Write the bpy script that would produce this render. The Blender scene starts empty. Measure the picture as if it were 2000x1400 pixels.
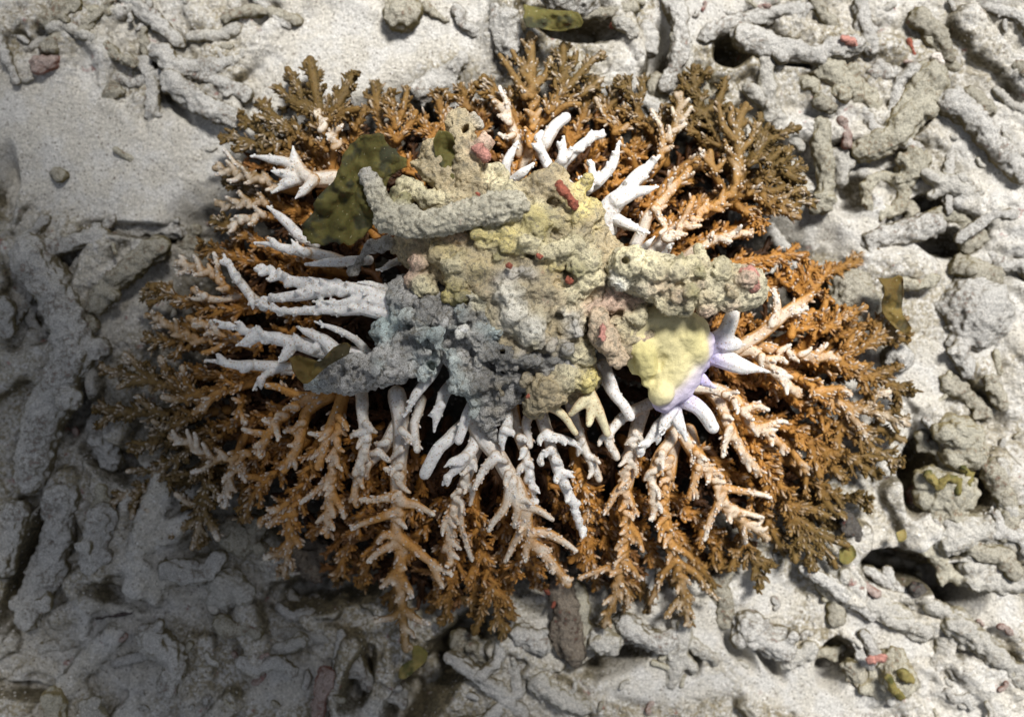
import bpy, math, random
import numpy as np
from mathutils import Vector

# ------------------------------------------------------------------ camera, light, exposure
SC = bpy.context.scene
COL = SC.collection
S = 0.0005                       # metres per photo pixel at the level of the seabed
H = 1.0                          # camera height over the seabed
cam_d = bpy.data.cameras.new("camera"); cam = bpy.data.objects.new("camera", cam_d)
COL.objects.link(cam); SC.camera = cam
cam.location = (0, 0, H); cam.rotation_euler = (0, 0, 0)
cam_d.sensor_width = 36; cam_d.lens = 36; cam_d.clip_start = 0.02; cam_d.clip_end = 60
cam_d.dof.use_dof = True; cam_d.dof.focus_distance = 0.86; cam_d.dof.aperture_fstop = 2.7

SUN_EL, SUN_AZ = math.radians(58), math.radians(62)      # azimuth counted from +x towards +y
sd = Vector((math.cos(SUN_EL)*math.cos(SUN_AZ), math.cos(SUN_EL)*math.sin(SUN_AZ), math.sin(SUN_EL)))
sun_d = bpy.data.lights.new("sun", 'SUN'); sun = bpy.data.objects.new("sun", sun_d); COL.objects.link(sun)
sun_d.energy = 4.5; sun_d.angle = math.radians(13); sun_d.color = (1.0, 0.965, 0.91)
sun.rotation_euler = sd.to_track_quat('Z', 'Y').to_euler(); sun.location = sd*5
wd = bpy.data.worlds.new("World"); SC.world = wd; wd.use_nodes = True
wn = wd.node_tree.nodes; wl = wd.node_tree.links; bg = wn['Background']
sky = wn.new('ShaderNodeTexSky'); sky.sky_type = 'NISHITA'; sky.sun_disc = False
sky.sun_elevation = SUN_EL; sky.sun_rotation = math.pi/2 - SUN_AZ
hs = wn.new('ShaderNodeHueSaturation'); hs.inputs['Saturation'].default_value = 0.35
wl.new(sky.outputs[0], hs.inputs['Color']); wl.new(hs.outputs[0], bg.inputs[0]); bg.inputs[1].default_value = 0.065
SC.view_settings.view_transform = 'Standard'; SC.view_settings.look = 'None'
SC.view_settings.exposure = 0.34; SC.view_settings.gamma = 1.0

# ------------------------------------------------------------------ numeric helpers
rng = np.random.default_rng(7); random.seed(7)

def PXP(px, py, z):
    f = (H - z)*S
    return np.array([(px - 1000)*f, (700 - py)*f, z])

def _h(ix, iy, iz, seed):
    n = (ix*374761393 + iy*668265263 + iz*2147483647 + seed*974711) & 0xFFFFFFFF
    n = ((n ^ (n >> 13))*1274126177) & 0xFFFFFFFF
    n = ((n ^ (n >> 16))*2246822519) & 0xFFFFFFFF
    n = n ^ (n >> 15)
    return (n & 0xFFFF)/65535.0

def vnoise(p, seed=0):
    i = np.floor(p).astype(np.int64); f = p - i; f = f*f*f*(f*(f*6 - 15) + 10)
    r = 0
    for dx in (0, 1):
        wx = f[:, 0] if dx else 1 - f[:, 0]
        for dy in (0, 1):
            wy = f[:, 1] if dy else 1 - f[:, 1]
            for dz in (0, 1):
                wz = f[:, 2] if dz else 1 - f[:, 2]
                r = r + wx*wy*wz*_h(i[:, 0]+dx, i[:, 1]+dy, i[:, 2]+dz, seed)
    return r*2 - 1

def fbm(p, octaves=4, seed=0, gain=0.5):
    a, s, t = 1.0, 0, 0
    for k in range(octaves):
        s = s + a*vnoise(p*(2.03**k) + 17.3*k, seed+k); t += a; a *= gain
    return s/t

def sstep(a, b, x):
    t = np.clip((x - a)/(b - a), 0, 1); return t*t*(3 - 2*t)

def spline(pts, step):
    """Catmull-Rom through pts (N,D), resampled about every step (first 3 columns measure length)"""
    P = np.asarray(pts, float)
    if len(P) == 2: P = np.array([P[0], (P[0]+P[1])/2, P[1]])
    Q = np.vstack([2*P[0]-P[1], P, 2*P[-1]-P[-2]])
    out = []
    for k in range(1, len(Q)-2):
        n = max(2, int(np.linalg.norm(Q[k+1][:3]-Q[k][:3])/step))
        t = np.linspace(0, 1, n, endpoint=False)[:, None]
        a, b, c, d = Q[k-1], Q[k], Q[k+1], Q[k+2]
        out.append(0.5*(2*b + (c-a)*t + (2*a-5*b+4*c-d)*t*t + (3*b-a-3*c+d)*t**3))
    out.append(P[-1][None])
    return np.vstack(out)

def frames(P):
    T = np.gradient(P, axis=0); T /= np.linalg.norm(T, axis=1)[:, None] + 1e-12
    N = np.zeros_like(T); u = np.array([0, 0, 1.0])
    if abs(T[0] @ u) > 0.9: u = np.array([1.0, 0, 0])
    n = u - T[0]*(u @ T[0]); N[0] = n/np.linalg.norm(n)
    for k in range(1, len(P)):
        n = N[k-1] - T[k]*(N[k-1] @ T[k]); N[k] = n/(np.linalg.norm(n)+1e-12)
    return T, N, np.cross(T, N)

class Geo:
    def __init__(s): s.v = []; s.q = []; s.t = []; s.c = []; s.n = 0
    def add(s, v, q=None, t=None, c=None):
        s.v.append(np.asarray(v, np.float64))
        if q is not None and len(q): s.q.append(np.asarray(q, np.int64) + s.n)
        if t is not None and len(t): s.t.append(np.asarray(t, np.int64) + s.n)
        if c is not None: s.c.append(np.asarray(c))
        s.n += len(v)
    def arrays(s):
        return (np.vstack(s.v), np.vstack(s.q) if s.q else np.zeros((0, 4), int),
                np.vstack(s.t) if s.t else np.zeros((0, 3), int), np.vstack(s.c) if s.c else None)

def tube(P, R, sides=10):
    """closed round-ended tube; P (N,3), R (N)"""
    P = np.asarray(P); R = np.asarray(R, float)
    d0 = P[0]-P[1]; d0 /= np.linalg.norm(d0)+1e-12
    d1 = P[-1]-P[-2]; d1 /= np.linalg.norm(d1)+1e-12
    r0, r1 = R[0], R[-1]
    P2 = np.vstack([P[0]+d0*r0*.9, P[0]+d0*r0*.55, P, P[-1]+d1*r1*.5, P[-1]+d1*r1*.87, P[-1]+d1*r1*1.0])
    R2 = np.concatenate([[r0*.35, r0*.83], R, [r1*.87, r1*.5, r1*.18]])
    T, N, B = frames(P2)
    a = np.linspace(0, 2*math.pi, sides, endpoint=False)
    v = (P2[:, None] + R2[:, None, None]*(np.cos(a)[None, :, None]*N[:, None] + np.sin(a)[None, :, None]*B[:, None])).reshape(-1, 3)
    n = len(P2); i = np.arange(n-1)[:, None]*sides; j = np.arange(sides)[None]; k = (j+1) % sides
    q = np.stack([i+j, i+k, i+sides+k, i+sides+j], -1).reshape(-1, 4)
    v = np.vstack([v, P2[0]+d0*r0*.1, P2[-1]+d1*r1*.05]); m = n*sides
    t = [[m, (x+1) % sides, x] for x in range(sides)] + [[m+1, (n-1)*sides+x, (n-1)*sides+(x+1) % sides] for x in range(sides)]
    return v, q, np.array(t)

_a = np.linspace(0, 2*math.pi, 12, endpoint=False)
def ball(c, r, sq=(1, 1, 1)):
    v = [(0, 0, 1)]; n = 8
    for k in range(1, n):
        th = math.pi*k/n
        v += [(math.sin(th)*math.cos(a), math.sin(th)*math.sin(a), math.cos(th)) for a in _a]
    v.append((0, 0, -1)); v = np.array(v)*r*np.array(sq) + np.asarray(c)
    q = []; t = []
    for x in range(12):
        y = (x+1) % 12
        t.append((0, 1+x, 1+y)); t.append((1+12*(n-1), 1+12*(n-2)+y, 1+12*(n-2)+x))
        for k in range(n-2): q.append((1+12*k+x, 1+12*(k+1)+x, 1+12*(k+1)+y, 1+12*k+y))
    return v, np.array(q), np.array(t)

_NS = 6
_na = np.linspace(0, 2*math.pi, _NS, endpoint=False)
def nubs(geo, O, D, L, R, cb, ct):
    """many little rounded radial cups: origins O, unit directions D, lengths, radii, base and tip colours"""
    n = len(O)
    if n == 0: return
    u = np.cross(D, np.array([0.3, 0.5, 0.81])); u /= np.linalg.norm(u, axis=1)[:, None]+1e-9
    w = np.cross(D, u)
    rings = [(0.0, 1.0), (0.5, 0.9), (0.85, 0.62)]
    V = []; C = []
    for (h, rr) in rings:
        ring = O[:, None]+D[:, None]*(L*h)[:, None, None]+(R*rr)[:, None, None]*(np.cos(_na)[None, :, None]*u[:, None]+np.sin(_na)[None, :, None]*w[:, None])
        V.append(ring); C.append(np.repeat((cb*(1-h)+ct*h)[:, None], _NS, 1))
    V.append((O+D*L[:, None])[:, None]); C.append(ct[:, None])
    V = np.concatenate(V, 1); C = np.concatenate(C, 1); m = _NS*3+1
    q = []; t = []
    for x in range(_NS):
        y = (x+1) % _NS
        for k in range(2): q.append((k*_NS+x, k*_NS+y, (k+1)*_NS+y, (k+1)*_NS+x))
        t.append((2*_NS+x, 2*_NS+y, 3*_NS))
    off = (np.arange(n)*m)[:, None, None]
    geo.add(V.reshape(-1, 3), (np.array(q)[None]+off).reshape(-1, 4), (np.array(t)[None]+off).reshape(-1, 3), C.reshape(-1, 3))

def make_mesh(name, v, q, t, col=None, extra=None):
    me = bpy.data.meshes.new(name)
    nq, nt = len(q), len(t)
    me.vertices.add(len(v)); me.vertices.foreach_set('co', np.asarray(v, np.float32).ravel())
    me.loops.add(nq*4+nt*3); me.polygons.add(nq+nt)
    me.loops.foreach_set('vertex_index', np.concatenate([np.asarray(q).ravel(), np.asarray(t).ravel()]).astype(np.int32))
    st = np.concatenate([np.arange(nq)*4, nq*4+np.arange(nt)*3]).astype(np.int32)
    me.polygons.foreach_set('loop_start', st)
    me.polygons.foreach_set('use_smooth', np.ones(nq+nt, bool))
    me.update(calc_edges=True); me.validate()
    if col is not None:
        a = me.color_attributes.new('pigment', 'FLOAT_COLOR', 'POINT')
        a.data.foreach_set('color', np.hstack([np.clip(col, 0, 1), np.ones((len(v), 1))]).astype(np.float32).ravel())
    for k, arr in (extra or {}).items():
        a = me.attributes.new(k, 'FLOAT', 'POINT'); a.data.foreach_set('value', np.asarray(arr, np.float32))
    return me

def obj(name, me, mat, parent=None, label=None, cat=None, group=None, kind=None):
    o = bpy.data.objects.new(name, me); COL.objects.link(o)
    if me is not None and mat is not None: me.materials.append(mat)
    if parent is not None: o.parent = parent; o.location = -Vector(parent.location)
    if label: o['label'] = label
    if cat: o['category'] = cat
    if group: o['group'] = group
    if kind: o['kind'] = kind
    return o

# ------------------------------------------------------------------ batch voxel remeshing (fuses tubes and balls into one skin)
JOBS = []
def job(geo, voxel, smooth, done): JOBS.append((geo, voxel, smooth, done))
def run_jobs():
    tmp = []
    for geo, voxel, smooth, done in JOBS:
        v, q, t, _ = geo.arrays(); me = make_mesh('tmp', v, q, t); o = bpy.data.objects.new('tmp', me); COL.objects.link(o)
        m = o.modifiers.new('r', 'REMESH'); m.mode = 'VOXEL'; m.voxel_size = voxel; m.use_smooth_shade = True
        if smooth:
            m = o.modifiers.new('s', 'SMOOTH'); m.factor = 0.5; m.iterations = smooth
        tmp.append(o)
    dg = bpy.context.evaluated_depsgraph_get()
    for o, (geo, voxel, smooth, done) in zip(tmp, JOBS):
        me = o.evaluated_get(dg).data
        n = len(me.vertices); v = np.empty(n*3, np.float32); me.vertices.foreach_get('co', v); v = v.reshape(-1, 3).astype(float)
        nn = np.empty(n*3, np.float32); me.vertices.foreach_get('normal', nn); nn = nn.reshape(-1, 3).astype(float)
        ls = np.empty(len(me.polygons), np.int32); me.polygons.foreach_get('loop_start', ls)
        lt = np.empty(len(me.polygons), np.int32); me.polygons.foreach_get('loop_total', lt)
        vi = np.empty(len(me.loops), np.int32); me.loops.foreach_get('vertex_index', vi)
        q = vi[ls[lt == 4][:, None]+np.arange(4)]; t = vi[ls[lt == 3][:, None]+np.arange(3)] if (lt == 3).any() else np.zeros((0, 3), int)
        done(v, nn, q, t)
    for o in tmp:
        me = o.data; bpy.data.objects.remove(o); bpy.data.meshes.remove(me)
    JOBS.clear()

def nearest(v, samples, chunk=4000):
    out = np.empty(len(v), int)
    s2 = (samples**2).sum(1)
    for a in range(0, len(v), chunk):
        b = v[a:a+chunk]; out[a:a+chunk] = np.argmin(s2[None]-2*b @ samples.T, 1)
    return out

def soft(v, P, b, c, chunk=3000):
    ob = np.empty(len(v)); oc = np.empty((len(v), 3)); s2 = (P**2).sum(1)
    for a in range(0, len(v), chunk):
        w = v[a:a+chunk]; d = np.sqrt(np.maximum((w**2).sum(1)[:, None]+s2[None]-2*w @ P.T, 0))
        e = np.exp(-(d-d.min(1)[:, None])/.0028); e /= e.sum(1)[:, None]; ob[a:a+chunk] = e @ b; oc[a:a+chunk] = e @ c
    return ob, oc

# ------------------------------------------------------------------ materials
def nodes(m):
    m.use_nodes = True; nt = m.node_tree
    return nt.nodes, nt.links, nt.nodes['Principled BSDF']
def N_(n, typ, **kw):
    x = n.new(typ)
    for k, v in kw.items():
        if hasattr(x, k): setattr(x, k, v)
        else: x.inputs[k.replace('_', ' ')].default_value = v
    return x
def noise_(n, l, vec, scale, detail=3.0, rough=0.55):
    x = n.new('ShaderNodeTexNoise'); x.inputs['Scale'].default_value = scale; x.inputs['Detail'].default_value = detail
    x.inputs['Roughness'].default_value = rough; l.new(vec, x.inputs['Vector']); return x.outputs['Fac']
def mrange(n, l, src, a, b, c=0.0, d=1.0):
    x = n.new('ShaderNodeMapRange'); x.interpolation_type = 'SMOOTHSTEP'
    for i, v in zip((1, 2, 3, 4), (a, b, c, d)): x.inputs[i].default_value = v
    l.new(src, x.inputs[0]); return x.outputs[0]
def math_(n, l, op, a, b=None):
    x = n.new('ShaderNodeMath'); x.operation = op
    for i, v in enumerate((a, b)):
        if v is None: continue
        if isinstance(v, (int, float)): x.inputs[i].default_value = v
        else: l.new(v, x.inputs[i])
    return x.outputs[0]
def mix_(n, l, fac, a, b, mode='MIX'):
    x = n.new('ShaderNodeMix'); x.data_type = 'RGBA'; x.blend_type = mode
    for s, v in ((x.inputs[0], fac), (x.inputs[6], a), (x.inputs[7], b)):
        if isinstance(v, (int, float)): s.default_value = v
        elif isinstance(v, tuple): s.default_value = (*v, 1)
        else: l.new(v, s)
    return x.outputs[2]
def bump_(n, l, hts, dist, strength=1.0):
    x = n.new('ShaderNodeBump'); x.inputs['Strength'].default_value = strength; x.inputs['Distance'].default_value = dist
    l.new(hts, x.inputs['Height']); return x.outputs[0]

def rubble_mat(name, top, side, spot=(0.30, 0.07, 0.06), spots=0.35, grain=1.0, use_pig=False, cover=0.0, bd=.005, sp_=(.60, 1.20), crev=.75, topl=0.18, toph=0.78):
    m = bpy.data.materials.new(name); n, l, p = nodes(m)
    co = n.new('ShaderNodeNewGeometry'); pos = co.outputs['Position']
    sep = n.new('ShaderNodeSeparateXYZ'); l.new(co.outputs['Normal'], sep.inputs[0])
    n1 = noise_(n, l, pos, 38, 4, .6); n2 = noise_(n, l, pos, 260, 3, .65); n3 = noise_(n, l, pos, 1100, 2, .7); n4 = noise_(n, l, pos, 9, 2)
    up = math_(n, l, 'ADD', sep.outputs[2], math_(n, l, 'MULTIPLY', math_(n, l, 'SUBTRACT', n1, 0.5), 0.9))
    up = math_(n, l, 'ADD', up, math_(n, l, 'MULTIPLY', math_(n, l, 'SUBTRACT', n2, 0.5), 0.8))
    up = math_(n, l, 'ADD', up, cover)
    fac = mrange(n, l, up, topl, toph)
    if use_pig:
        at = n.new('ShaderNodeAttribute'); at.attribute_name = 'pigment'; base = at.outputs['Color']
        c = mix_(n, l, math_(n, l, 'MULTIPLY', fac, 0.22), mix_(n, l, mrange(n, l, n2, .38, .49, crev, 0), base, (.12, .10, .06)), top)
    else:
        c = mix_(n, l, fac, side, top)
        c = mix_(n, l, math_(n, l, 'MULTIPLY', mrange(n, l, n1, .48, .60), mrange(n, l, n2, .42, .58, 0, .75)), c, tuple(.5*a_+.25*b_ for a_, b_ in zip(side, top)))
    c = mix_(n, l, math_(n, l, 'MULTIPLY', mrange(n, l, n2, .54, .72), spots), c, mix_(n, l, mrange(n, l, n1, .5, .6), (0.16, 0.11, 0.045), spot))
    sp = mrange(n, l, n3, .36, .62, *sp_); c = mix_(n, l, 1.0, c, sp, 'MULTIPLY')
    v4 = mrange(n, l, n4, .3, .7, .86, 1.1); c = mix_(n, l, 1.0, c, v4, 'MULTIPLY')
    l.new(c, p.inputs['Base Color']); p.inputs['Roughness'].default_value = 0.9
    p.inputs['Specular IOR Level'].default_value = 0.15
    hgt = math_(n, l, 'ADD', math_(n, l, 'MULTIPLY', n2, 1.0), math_(n, l, 'MULTIPLY', n3, .45*grain))
    l.new(bump_(n, l, hgt, bd, 0.9), p.inputs['Normal'])
    return m

def coral_mat():
    m = bpy.data.materials.new('coral_tissue'); n, l, p = nodes(m)
    g = n.new('ShaderNodeNewGeometry'); at = n.new('ShaderNodeAttribute'); at.attribute_name = 'pigment'
    n1 = noise_(n, l, g.outputs['Position'], 180, 3); n2 = noise_(n, l, g.outputs['Position'], 900, 2, .7)
    c = mix_(n, l, 1.0, at.outputs['Color'], mrange(n, l, n1, .3, .7, .84, 1.08), 'MULTIPLY')
    vo = n.new('ShaderNodeTexVoronoi'); vo.inputs['Scale'].default_value = 330; l.new(g.outputs['Position'], vo.inputs['Vector'])
    dots = mrange(n, l, vo.outputs['Distance'], .14, .34, .75, 0)
    c = mix_(n, l, dots, c, mix_(n, l, 1.0, c, (.62, .45, .30), 'MULTIPLY'))
    c = mix_(n, l, 1.0, c, mrange(n, l, n2, .35, .65, .84, 1.05), 'MULTIPLY')
    l.new(c, p.inputs['Base Color']); p.inputs['Roughness'].default_value = .55; p.inputs['Specular IOR Level'].default_value = .25
    p.inputs['Subsurface Weight'].default_value = .12; p.inputs['Subsurface Radius'].default_value = (1, .55, .3); p.inputs['Subsurface Scale'].default_value = .003
    l.new(bump_(n, l, math_(n, l, 'ADD', n2, math_(n, l, 'MULTIPLY', n1, .8)), .0012, .5), p.inputs['Normal'])
    return m

def leaf_mat(name, a, b, dark, rough=.4):
    m = bpy.data.materials.new(name); n, l, p = nodes(m)
    g = n.new('ShaderNodeNewGeometry'); pos = g.outputs['Position']
    n1 = noise_(n, l, pos, 28, 4); n2 = noise_(n, l, pos, 200, 3); n3 = noise_(n, l, pos, 420, 1, .4)
    c = mix_(n, l, mrange(n, l, n1, .35, .65), a, b); c = mix_(n, l, mrange(n, l, noise_(n, l, pos, 45, 2), .50, .62), c, dark)
    c = mix_(n, l, mrange(n, l, n3, .74, .78, 0, .6), c, (.5, .46, .3))
    l.new(c, p.inputs['Base Color']); p.inputs['Roughness'].default_value = rough; p.inputs['Specular IOR Level'].default_value = .3
    p.inputs['Subsurface Weight'].default_value = 0.1; p.inputs['Subsurface Scale'].default_value = .002
    l.new(bump_(n, l, n2, .002, .6), p.inputs['Normal'])
    return m

SED = (.66, .645, .61); TURF = (.20, .165, .095)
M_GROUND = None
M_RUB = dict(
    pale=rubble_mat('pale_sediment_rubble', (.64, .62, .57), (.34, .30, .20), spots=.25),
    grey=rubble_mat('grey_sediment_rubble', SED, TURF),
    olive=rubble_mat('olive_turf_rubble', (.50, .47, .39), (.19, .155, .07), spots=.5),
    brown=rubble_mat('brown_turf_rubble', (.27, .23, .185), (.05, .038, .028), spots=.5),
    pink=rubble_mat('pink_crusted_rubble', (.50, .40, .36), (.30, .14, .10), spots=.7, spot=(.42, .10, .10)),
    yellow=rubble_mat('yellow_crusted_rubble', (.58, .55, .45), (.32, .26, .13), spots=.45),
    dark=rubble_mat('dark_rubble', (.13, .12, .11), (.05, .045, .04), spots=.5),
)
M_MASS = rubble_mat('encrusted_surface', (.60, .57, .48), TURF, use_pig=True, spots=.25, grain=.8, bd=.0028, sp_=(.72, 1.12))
M_SILT = rubble_mat('silted_dead_surface', (.62, .61, .58), TURF, use_pig=True, spots=.1, grain=1.0, bd=.0038, sp_=(.60, 1.22))
M_SPONGE = rubble_mat('sponge_skin', (.66, .62, .42), TURF, use_pig=True, spots=.0, grain=.2, bd=.0010, sp_=(.9, 1.05), crev=.12)
M_CORAL = coral_mat()
M_ALGA = leaf_mat('olive_alga', (.085, .075, .018), (.125, .11, .03), (.04, .04, .018), .8)
M_ALGB = leaf_mat('brown_alga', (.10, .065, .014), (.17, .12, .03), (.05, .04, .015), .7)
M_ALGG = leaf_mat('yellow_green_alga', (.15, .13, .035), (.26, .21, .08), (.07, .07, .02), .85)
def plain_mat(name, c, sc=300, rough=.6):
    m = bpy.data.materials.new(name); n, l, p = nodes(m); g = n.new('ShaderNodeNewGeometry')
    f = noise_(n, l, g.outputs['Position'], sc, 3)
    l.new(mix_(n, l, 1.0, c, mrange(n, l, f, .3, .7, .6, 1.25), 'MULTIPLY'), p.inputs['Base Color'])
    p.inputs['Roughness'].default_value = rough; l.new(bump_(n, l, f, .002, .8), p.inputs['Normal']); return m
M_RED = plain_mat('red_sponge', (.30, .085, .05), 500, .8); M_PINK = plain_mat('pink_crust', (.46, .22, .18), 500, .9); M_STICK = plain_mat('dark_stick', (.05, .035, .03))
M_SHELL = plain_mat('white_shell', (.65, .6, .55))

# ------------------------------------------------------------------ unseen snorkeler figure added overhead to shade the lower left
def add_shade_swimmer():
    ax = np.array([.57, -.82, 0]); sd_ = np.array([.82, .57, 0]); c = np.array([.035, .69, 1.50]); U = np.array([0, 0, 1.0])
    def p(a, b_, c_=0): return c + ax*a + sd_*b_ + U*c_
    J = [(p(0, 0), .27), (p(.25, 0, .02), .27), (p(.5, 0, .03), .28), (p(.66, 0, .03), .085), (p(.80, 0, .01), .115), (p(.88, 0, .01), .08),
         (p(.53, .2, .02), .085), (p(.62, .32, -.02), .06), (np.array([.16, .12, 1.32]), .035), (p(.53, -.2, .02), .085), (p(.45, -.36, -.01), .06), (np.array([-.10, .14, 1.32]), .035),
         (p(-.12, .1), .12), (p(-.5, .13, .0), .11), (p(-.92, .14, .02), .05), (p(-.12, -.1), .12), (p(-.5, -.14, .03), .11), (p(-.92, -.18, .05), .05),
         (p(-1.02, .15, .0), .05), (p(-1.5, .17, .02), .06), (p(-1.02, -.19, .03), .05), (p(-1.5, -.22, .05), .06)]
    E = [(0, 1), (1, 2), (2, 3), (3, 4), (4, 5), (2, 6), (6, 7), (7, 8), (2, 9), (9, 10), (10, 11), (0, 12), (12, 13), (13, 14), (0, 15), (15, 16), (16, 17), (14, 18), (18, 19), (17, 20), (20, 21)]
    g = Geo()
    for a, b_ in E:
        P = np.linspace(J[a][0], J[b_][0], 14); R = np.linspace(J[a][1], J[b_][1], 14); v_, q_, t_ = tube(P, R, 14); g.add(v_, q_, t_)
    def done(v, nn, q, t):
        cc = v.mean(0); o = obj('shade_swimmer', make_mesh('shade_swimmer', v-cc, q, t), plain_mat('wetsuit', (.03, .035, .04), 40), None, 'unseen snorkeler figure added above the reef to shade the lower left', 'shade_swimmer'); o.location = cc
    job(g, .012, 6, done)
add_shade_swimmer(); run_jobs()

# ------------------------------------------------------------------ seabed relief
CX, CY = 965.0, 655.0
def axis_grid(half, pitch, far):
    d = np.arange(-half, half+pitch/2, pitch); e = [half]; s = pitch
    while e[-1] < far: s *= 1.22; e.append(e[-1]+s)
    e = np.array(e[1:]); return np.concatenate([-e[::-1], d, e])
gx = axis_grid(.57, .00125, 6.0); gy = axis_grid(.41, .00125, 6.0)
GX, GY = np.meshgrid(gx, gy)                       # rows are y
flat = np.stack([GX.ravel(), GY.ravel(), np.zeros(GX.size)], 1)
def fb(scale, o, seed, g=.5): return fbm(flat*scale, o, seed, g).reshape(GX.shape)
base = .012*fb(3.0, 3, 3) + .006*fb(11, 3, 5)
PXX = 1000+GX/S; PYY = 700-GY/S                     # photo coordinates of each grid point
def ell(px, py, rx, ry, ang=0, soft=.35):
    a = math.radians(ang); dx = PXX-px; dy = PYY-py
    u = (dx*math.cos(a)+dy*math.sin(a))/rx; v = (-dx*math.sin(a)+dy*math.cos(a))/ry
    w = .18*warp
    return 1 - sstep(1-soft, 1+soft, np.sqrt(u*u+v*v)+w)
warp = fb(28, 3, 9)
sand = np.zeros_like(GX)
for e in [(110, 240, 190, 85, 15), (220, 350, 240, 80, 10), (370, 290, 90, 90, 0), (680, 110, 130, 110, 30), (830, 110, 130, 80, 0), (870, 30, 90, 40, 0), (1640, 450, 130, 42, 8),
          (1880, 610, 110, 85, 10), (1800, 720, 70, 70, 0), (1420, 1240, 110, 60, 20), (1560, 1330, 150, 55, 20), (1090, 1250, 70, 40, 0), (1900, 250, 60, 90, -30), (1350, 40, 90, 50, -30),
          (560, 1330, 70, 40, -20), (1940, 1180, 60, 40, 20), (620, 200, 120, 60, 30), (1930, 330, 60, 40, 30), (1700, 1230, 120, 30, 25), (1500, 1160, 60, 45, 30), (1300, 1330, 130, 40, 0)]:
    sand = np.maximum(sand, ell(*e))
rub = base.copy() - .004
r2 = np.random.default_rng(21)
def stamp(arr, p0, p1, r, zc, sq=1.0):
    x0, x1 = min(p0[0], p1[0])-r, max(p0[0], p1[0])+r; y0, y1 = min(p0[1], p1[1])-r, max(p0[1], p1[1])+r
    a, b = np.searchsorted(gx, [x0, x1]); c, d = np.searchsorted(gy, [y0, y1])
    if b-a < 2 or d-c < 2: return
    X = GX[c:d, a:b]; Y = GY[c:d, a:b]; vx, vy = p1[0]-p0[0], p1[1]-p0[1]; L = vx*vx+vy*vy+1e-12
    t = np.clip(((X-p0[0])*vx+(Y-p0[1])*vy)/L, 0, 1)
    rr = r*(1 - .12*t)
    dd = np.hypot(X-p0[0]-vx*t, Y-p0[1]-vy*t) + r*.12*warp[c:d, a:b] + r*.22*warp2[c:d, a:b]
    q = rr*rr-dd*dd; top = zc + sq*np.sqrt(np.maximum(q, 0))
    A = arr[c:d, a:b]; arr[c:d, a:b] = np.where((q > 0) & (top > A), top, A)
warp2 = fb(95, 3, 31)
for k in range(1500):
    far = k >= 780
    px = r2.uniform(-900, 2900) if far else r2.uniform(-120, 2120); py = r2.uniform(-900, 2300) if far else r2.uniform(-120, 1520)
    x, y = (px-1000)*S, (700-py)*S
    if px > 1350: th = math.radians(-34)+r2.normal(0, .55)
    elif px < 450: th = math.radians(72)+r2.normal(0, .5)
    else: th = r2.uniform(0, math.pi)
    r = S*r2.uniform(12, 33)*r2.choice([1, 1, .6]); L = r*r2.uniform(2.5, 8)
    i = min(len(gx)-1, np.searchsorted(gx, x)); j = min(len(gy)-1, np.searchsorted(gy, y))
    z = base[j, i] + .004 + r2.uniform(-.8, .55)*r
    pts_ = [np.array([x, y])]; nseg = 3
    for g_ in range(nseg):
        th += r2.normal(0, .22); pts_.append(pts_[-1]+L/nseg*np.array([math.cos(th), math.sin(th)]))
    for p_, q_ in zip(pts_[:-1], pts_[1:]): stamp(rub, p_, q_, r, z)
    if r2.random() < .4:
        th2 = th+r2.choice([-1, 1])*r2.uniform(.5, 1.1); p_ = pts_[1]; stamp(rub, p_, p_+np.array([math.cos(th2), math.sin(th2)])*L*.4, r*.8, z)
def blur(a, n=1):
    for _ in range(n):
        p_ = np.pad(a, 1, mode='edge'); a = (p_[:-2, 1:-1]+p_[2:, 1:-1]+p_[1:-1, :-2]+p_[1:-1, 2:]+2*p_[1:-1, 1:-1])/6
    return a
rub = blur(rub, 7)
# sediment fills the low ground between the pieces
fill = base + .0055 + .008*fb(12, 3, 77)
k_ = .007; hmix = np.clip(.5+.5*(rub-fill)/k_, 0, 1); rub = fill*(1-hmix)+rub*hmix + k_*hmix*(1-hmix)
hgt = rub*(1-sand) + (base+.010+.0016*fb(30, 3, 41))*sand
# hollows
pits = np.zeros_like(GX)
for (px, py, rx, ry, an, dp) in [(846, 1320, 130, 34, -52, .05), (1196, 1290, 50, 18, -18, .035), (1764, 1112, 62, 26, 8, .06), (1868, 1150, 40, 34, 60, .06), (1632, 1296, 26, 42, 20, .05),
        (1790, 925, 24, 60, 10, .045), (1425, 105, 26, 26, 0, .03), (1560, 120, 70, 14, 5, .02), (1795, 225, 14, 60, 40, .03), (1660, 385, 26, 30, 0, .025), (1790, 410, 16, 55, 60, .025), (1850, 475, 45, 20, 0, .03),
        (640, 1150, 90, 28, -10, .04), (900, 1290, 40, 24, 0, .03), (300, 455, 90, 12, 5, .02), (330, 175, 12, 60, -35, .015), (1280, 130, 16, 60, 10, .03), (1120, 60, 70, 20, 8, .03), (1905, 960, 20, 50, 30, .03),
        (150, 790, 22, 60, 10, .02), (230, 900, 60, 22, 30, .02), (40, 1150, 16, 90, 20, .02), (80, 1060, 14, 80, 20, .02), (1440, 1270, 14, 40, -40, .015), (1505, 1290, 12, 36, -30, .02), (1860, 1060, 70, 16, -25, .03),
        (110, 560, 30, 60, 30, .02), (20, 380, 22, 70, 0, .02), (410, 440, 30, 26, 0, .02), (700, 1330, 20, 50, 20, .03), (1960, 1120, 70, 10, 10, .02), (1350, 1290, 14, 26, 0, .02), (240, 1160, 60, 14, 20, .012), (60, 1345, 60, 14, 10, .015), (1930, 800, 20, 40, -40, .02)]:
    e = ell(px, py, rx*1.05, ry*1.05, an, .6); pits = np.maximum(pits, e); hgt = hgt - 1.35*dp*e
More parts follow.
